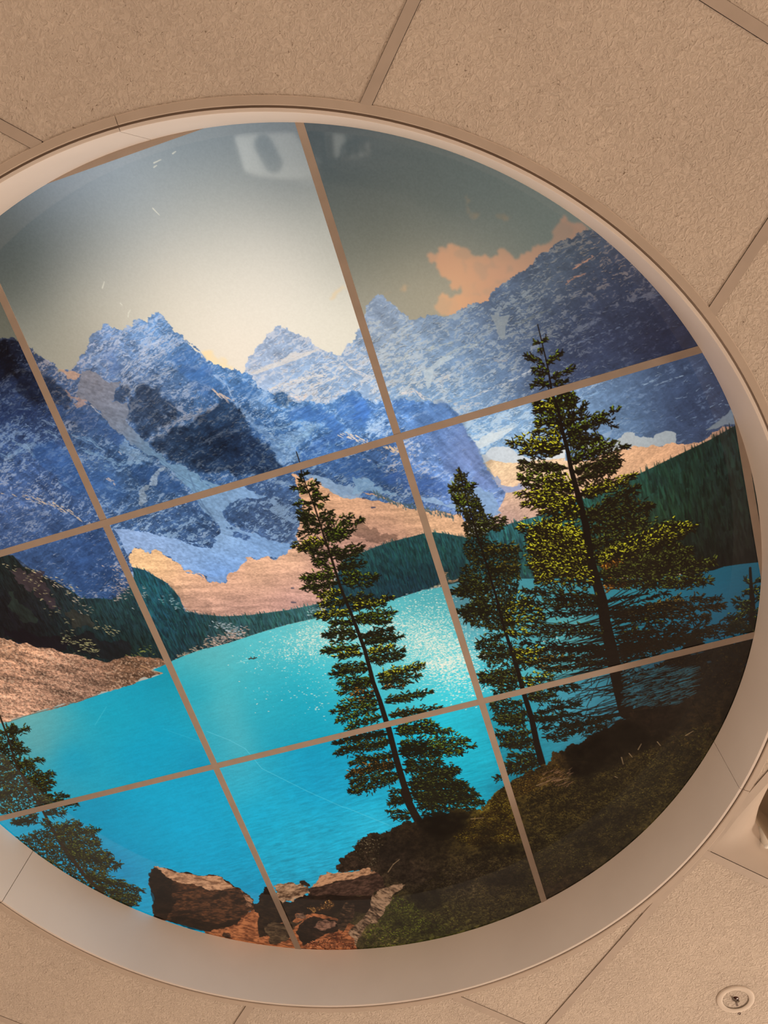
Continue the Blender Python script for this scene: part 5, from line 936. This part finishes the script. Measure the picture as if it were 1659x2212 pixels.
# ------------------------------------------------------------------ printed sheets between the bars
lin = np.where(C <= .04045, C / 12.92, ((C + .055) / 1.055) ** 2.4).astype(np.float32)
LABELS = [['backlit sheet showing the dark snow-streaked cliff edge, against the left rim', 'backlit sheet showing pale glowing sky over twin snowy peaks and a gully', 'backlit sheet showing grey sky, peach clouds and the hazy right-hand range'],
          ['backlit sheet showing the gravel beach, dark forest slope and left end of the lake', 'central backlit sheet showing the lone spruce, sunlit scree and glittering lake', 'backlit sheet showing two tall spruces before the forested slope'],
          ['backlit sheet showing blue water and a cut-off spruce, beside the lower left rim', 'backlit sheet showing turquoise water above shore boulders and the tree base', 'backlit sheet showing the dark heather bank under the spruce trunks']]
xb = [0] + [int(round(b)) for b in BX] + [N - 1]; yb = [0] + [int(round(b)) for b in BY] + [N - 1]
for j in range(3):
    for i in range(3):
        ix = np.arange(xb[i], xb[i + 1] + 1); iy = np.arange(yb[j], yb[j + 1] + 1)
        gx, gy = np.meshgrid((ix + .5) * PX - HALF, (iy + .5) * PX - HALF)
        h, w = gx.shape
        inside = np.hypot(gx, gy) < R_WALL + .0045
        if i < 2: pass
        q = np.arange(h * w).reshape(h, w)
        ok = inside[:-1, :-1] | inside[1:, :-1] | inside[:-1, 1:] | inside[1:, 1:]
        quads = np.stack([q[:-1, :-1][ok], q[1:, :-1][ok], q[1:, 1:][ok], q[:-1, 1:][ok]], 1)
        used = np.unique(quads); remap = np.full(h * w, -1, np.int64); remap[used] = np.arange(len(used)); quads = remap[quads]
        ox, oy = gx.mean(), gy.mean()
        co = np.zeros((len(used), 3), np.float32); co[:, 0] = gx.ravel()[used] - ox; co[:, 1] = gy.ravel()[used] - oy
        me = bpy.data.meshes.new('printed_light_panel')
        me.vertices.add(len(used)); me.vertices.foreach_set('co', co.ravel())
        me.loops.add(len(quads) * 4); me.loops.foreach_set('vertex_index', quads.ravel().astype(np.int32))
        me.polygons.add(len(quads)); me.polygons.foreach_set('loop_start', np.arange(0, len(quads) * 4, 4, dtype=np.int32))
        me.update(calc_edges=True)
        at = me.attributes.new('print', 'FLOAT_COLOR', 'POINT'); cc = np.ones((len(used), 4), np.float32)
        cc[:, :3] = lin[iy[0]:iy[-1] + 1, ix[0]:ix[-1] + 1].reshape(-1, 3)[used]; at.data.foreach_set('color', cc.ravel())
        me.materials.append(M_PRINT)
        o = bpy.data.objects.new('printed_light_panel', me); COL.objects.link(o); o.location = (ox, oy, Z_PANEL)
        tag(o, LABELS[j][i], 'light panel', 'backlit landscape panels in the round frame')

# ------------------------------------------------------------------ sprinkler
sp = to_plane([(1589, 2159)], CEIL)[0]
root = tag(empty('fire_sprinkler', (*sp, CEIL)), 'small recessed round sprinkler in the ceiling board below the frame', 'sprinkler')
bm = bmesh.new(); revolve(bm, [(.0405, .001), (.0402, -.0004), (.0385, -.0010), (.0295, -.0010), (.0280, -.0004), (.0280, .001)], n=64); link('escutcheon', bm, M_RING, root, True)
bm = bmesh.new(); revolve(bm, [(.0280, -.0004), (.0276, .010), (.0255, .020), (.019, .0235), (.0001, .0245)], n=64); link('mounting_cup', bm, M_METAL, root, True)
bm = bmesh.new(); revolve(bm, [(.0001, .024), (.0115, .0235), (.0115, .013), (.0085, .011), (.0085, .007), (.0001, .0065)], n=40); link('body', bm, M_METAL, root, True)
for s_ in (-1, 1):
    bm = bmesh.new(); p0 = np.array([math.cos(.9), math.sin(.9)]) * s_
    for t in range(8):
        u0, u1 = t / 8, (t + 1) / 8
        f0 = lambda u: (p0 * (.0105 * math.sin(math.pi * (.22 + .78 * u)) ** .8 + .0015), .010 - .017 * u)
        (a, za), (b_, zb) = f0(u0), f0(u1); n_x = np.array([-p0[1], p0[0]]) * .0016
        vv = [bm.verts.new((*(a + n_x), za)), bm.verts.new((*(a - n_x), za)), bm.verts.new((*(b_ - n_x), zb)), bm.verts.new((*(b_ + n_x), zb))]
        bm.faces.new(vv)
    o = link('yoke_arm', bm, M_METAL, root); m_ = o.modifiers.new('so', 'SOLIDIFY'); m_.thickness = .002
bm = bmesh.new(); revolve(bm, [(.0001, .0078), (.0065, .0076), (.0086, .0058), (.0088, .0030), (.0074, .0008), (.0001, .0001)], n=32); link('fusible_link', bm, M_BULB, root, True)
q0, q1 = to_plane([(1589, 2161), (1593, 2175)], CEIL); qd = (q1 - q0)
bm = bmesh.new(); box(bm, qd * .30, qd * 1.05, .0036, .0003, .0040); link('trigger_lever', bm, M_BULB, root)
sc = to_plane([(1597.6, 2190.5)], CEIL)[0]
bm = bmesh.new(); revolve(bm, [(.0036, .0005), (.0034, -.0006), (.0022, -.0008), (.0020, .0006), (.0001, .0009)], n=20)
tag(link('screw', bm, M_BULB, None, True, (*sc, CEIL + .0012)), 'tiny dark screw in the ceiling board beside the sprinkler', 'screw')

# ------------------------------------------------------------------ air outlet that fills one board's place, right of the frame
ca, cb = offA + (air_cell[0] + .5) * G, offB + (air_cell[1] + .5) * G
ac = world_ab(ca, cb)
air = tag(empty('air_diffuser', (*ac, CEIL)), 'smooth metal air diffuser with a round throat, in the ceiling right of the frame', 'air vent')
hw = G / 2 - T_W / 2 - .0012


def pan(name, levels, mat, cap=False, K=96):
    bm = bmesh.new(); rings = []
    for sc_, rd, z in levels:
        ring = []
        for t in range(K):
            a = 2 * math.pi * t / K; c, s_ = math.cos(a), math.sin(a); r_ = hw * sc_ * ((1 - rd) / max(abs(c), abs(s_)) + rd)
            pxy = world_ab(ca + r_ * c, cb + r_ * s_); rr_ = math.hypot(*pxy)
            if rr_ < R_FLANGE + .0015: pxy = pxy / rr_ * (R_FLANGE + .0015)
            ring.append(bm.verts.new((*(pxy - ac), z)))
        rings.append(ring)
    for A_, B_ in zip(rings, rings[1:]):
        for t in range(K): bm.faces.new([A_[t], B_[t], B_[(t + 1) % K], A_[(t + 1) % K]])
    if cap: bm.faces.new(rings[-1])
    return link(name, bm, mat, air, not cap)


pan('vent_pan', [(1.0, 0, .0010), (.996, .15, .0025), (.988, .4, .008), (.98, .62, .018), (.97, .76, .036), (.962, .8, .062)], M_PAN)
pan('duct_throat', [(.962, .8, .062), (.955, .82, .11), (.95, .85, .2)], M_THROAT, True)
bm = bmesh.new(); revolve(bm, [(.0001, .028), (.125, .030), (.138, .034), (.142, .040), (.130, .046), (.0001, .047)], n=64); link('center_plaque', bm, M_PAN, air, True)
lg = to_plane([(1658, 1829)], CEIL + .012)[0] - ac
bm = bmesh.new(); revolve(bm, [(.0001, 0), (.0055, .0005), (.0068, .0015), (.0068, .05), (.0001, .05)], n=32, center=(lg[0], lg[1], .012)); link('mounting_lug', bm, M_PAD, air, True)
for t in range(3):
    bm = bmesh.new(); a = 2 * math.pi * t / 3 + .4; box(bm, (.12 * math.cos(a), .12 * math.sin(a)), (.225 * math.cos(a), .225 * math.sin(a)), .006, .044, .05); link('bracket', bm, M_PAN, air)

# ------------------------------------------------------------------ the room below
bm = bmesh.new(); v = [bm.verts.new((x, y, 0)) for x, y in ((-4, -4), (4, -4), (4, 4), (-4, 4))]; bm.faces.new(v)
o = link('floor', bm, M_FLOOR); o['kind'] = 'structure'


def mirrored(pix, z):
    """where a point seen reflected in the glossy sheets stands, on level z"""
    zz = 2 * Z_PANEL - z
    return to_plane([pix], zz)[0]


ZT = .95
tab_px = [(504, 292), (560, 286), (638, 284), (672, 330), (690, 384), (660, 388), (610, 388), (561, 382), (528, 372), (514, 325)]
tp = np.array([mirrored(p, ZT) for p in tab_px]); tc_ = tp.mean(0)
tb = tag(empty('exam_table', (*tc_, 0)), 'white padded examination table with an oval opening, seen mirrored in the glossy sky sheet', 'table')


def prism(name, pts, z0, z1, mat, parent, bevel=0.0):
    bm = bmesh.new(); lo = [bm.verts.new((*p, z0)) for p in pts]; hi = [bm.verts.new((*p, z1)) for p in pts]
    bm.faces.new(lo[::-1]); bm.faces.new(hi)
    for i in range(len(pts)): j = (i + 1) % len(pts); bm.faces.new([lo[i], lo[j], hi[j], hi[i]])
    bmesh.ops.recalc_face_normals(bm, faces=bm.faces)
    if bevel: bmesh.ops.bevel(bm, geom=[e for e in bm.edges], offset=bevel, segments=3, profile=.5, affect='EDGES')
    return link(name, bm, mat, parent, bool(bevel))


prism('padded_top', tp - tc_, ZT - .09, ZT, M_PAD, tb, .012)
e0, e1 = mirrored((569, 313), ZT), mirrored((590, 352), ZT); dd = (e1 - e0) / np.hypot(*(e1 - e0)); nn = np.array([-dd[1], dd[0]]); rr = .5 * np.hypot(*(mirrored((551, 320), ZT) - mirrored((590, 312), ZT)))
ov = [e1 + rr * (dd * math.cos(t) + nn * math.sin(t)) for t in np.linspace(-math.pi / 2, math.pi / 2, 16)] + [e0 - rr * (dd * math.cos(t) + nn * math.sin(t)) for t in np.linspace(-math.pi / 2, math.pi / 2, 16)]
prism('oval_opening', np.array(ov) - tc_, ZT - .02, ZT + .002, M_HOLE, tb)
rad = .5 * (tp.max(0) - tp.min(0))
prism('pedestal', [(.3 * rad[0] * math.cos(t), .3 * rad[1] * math.sin(t)) for t in np.linspace(0, 2 * math.pi, 24, endpoint=False)], .04, ZT - .09, M_STEEL, tb)
prism('foot', [(.6 * rad[0] * math.cos(t), .6 * rad[1] * math.sin(t)) for t in np.linspace(0, 2 * math.pi, 24, endpoint=False)], 0, .04, M_STEEL, tb)

tr_px = [(450 + x / 2.963, 180 + y / 2.963) for x, y in ((735, 315), (880, 325), (1030, 350), (1036, 455), (900, 487), (762, 510))]
tq = np.array([mirrored(p, ZT) for p in tr_px]); tqc = tq.mean(0)
ty = tag(empty('instrument_cart', (*tqc, 0)), 'white topped cart with dark looped rails, mirrored beside the oval-hole table', 'cart')
prism('cart_top', tq - tqc, ZT - .03, ZT, M_PAD, ty, .004)
for path in (((735, 318), (750, 480), (768, 508), (845, 480), (862, 400), (890, 382), (1030, 350)), ((885, 330), (892, 380), (905, 460)), ((940, 335), (945, 400), (965, 440))):
    bm = bmesh.new(); w3 = np.array([mirrored((450 + x / 2.963, 180 + y / 2.963), ZT + .02) for x, y in path]) - tqc
    for a, b_ in zip(w3[:-1], w3[1:]): box(bm, a, b_, .012, ZT + .012, ZT + .026)
    link('rail', bm, M_HOLE, ty)
for k in (0, 2, 3, 5):
    c = (tq[k] - tqc) * .86; bm = bmesh.new(); revolve(bm, [(.0001, 0), (.016, 0), (.016, ZT - .03), (.0001, ZT - .03)], n=16, center=(c[0], c[1], 0)); link('leg', bm, M_STEEL, ty, False)

# ------------------------------------------------------------------ light
w = bpy.data.worlds.new('room_light'); scn.world = w; w.use_nodes = True
nt = w.node_tree; bg = nt.nodes['Background']
tc = nt.nodes.new('ShaderNodeTexCoord'); sep = nt.nodes.new('ShaderNodeSeparateXYZ'); nt.links.new(tc.outputs['Generated'], sep.inputs[0])
ma = nt.nodes.new('ShaderNodeMath'); ma.operation = 'MULTIPLY_ADD'; ma.inputs[1].default_value = .16; ma.inputs[2].default_value = .5
mx = nt.nodes.new('ShaderNodeMath'); mx.operation = 'MULTIPLY_ADD'; mx.inputs[1].default_value = .16
nt.links.new(sep.outputs['Y'], ma.inputs[0]); nt.links.new(sep.outputs['X'], mx.inputs[0]); nt.links.new(ma.outputs[0], mx.inputs[2])
rp = nt.nodes.new('ShaderNodeValToRGB'); rp.color_ramp.elements[0].color = (.95, .635, .425, 1); rp.color_ramp.elements[1].color = (2.4, 1.63, 1.11, 1)
nt.links.new(mx.outputs[0], rp.inputs['Fac']); nt.links.new(rp.outputs['Color'], bg.inputs['Color']); bg.inputs['Strength'].default_value = 1.0

sl_ = bpy.data.lights.new('added_table_spot', 'SPOT'); sl_.energy = 620; sl_.spot_size = math.radians(34); sl_.spot_blend = .6; sl_.color = (1, .97, .9); sl_.shadow_soft_size = .03  # unseen spot, added so the table shows up mirrored in the sheets
so = bpy.data.objects.new('added_table_spot', sl_); COL.objects.link(so); so.location = (tc_[0] - 1.1, tc_[1] - .5, 2.3)
so.rotation_euler = (Vector((*tc_, ZT)) - so.location).to_track_quat('-Z', 'Y').to_euler()

# unseen point light, added to brighten the ceiling toward the print's lower side
pl = bpy.data.lights.new('added_ceiling_fill', 'POINT'); pl.energy = 250; pl.color = (1, .80, .62); pl.shadow_soft_size = .2
po = bpy.data.objects.new('added_ceiling_fill', pl); COL.objects.link(po); po.location = (2.2, 3.5, 1.0)

# ------------------------------------------------------------------ camera
cd = bpy.data.cameras.new('camera'); co_ = bpy.data.objects.new('camera', cd); COL.objects.link(co_)
cd.sensor_fit = 'HORIZONTAL'; cd.sensor_width = 36; cd.lens = F_PX / W_ * 36; cd.clip_start = .01
r = RW @ np.array([1, 0, 0]); u = RW @ np.array([0, -1, 0]); bk = RW @ np.array([0, 0, -1])
co_.matrix_world = Matrix(((r[0], u[0], bk[0], CAM[0]), (r[1], u[1], bk[1], CAM[1]), (r[2], u[2], bk[2], CAM[2]), (0, 0, 0, 1)))
scn.camera = co_
scn.view_settings.view_transform = 'Standard'; scn.view_settings.look = 'None'; scn.view_settings.exposure = 0; scn.view_settings.gamma = 1
cy = scn.cycles
cy.max_bounces = 5; cy.diffuse_bounces = 3; cy.glossy_bounces = 2; cy.transmission_bounces = 0; cy.caustics_reflective = False; cy.caustics_refractive = False

cy.adaptive_threshold = 0.05
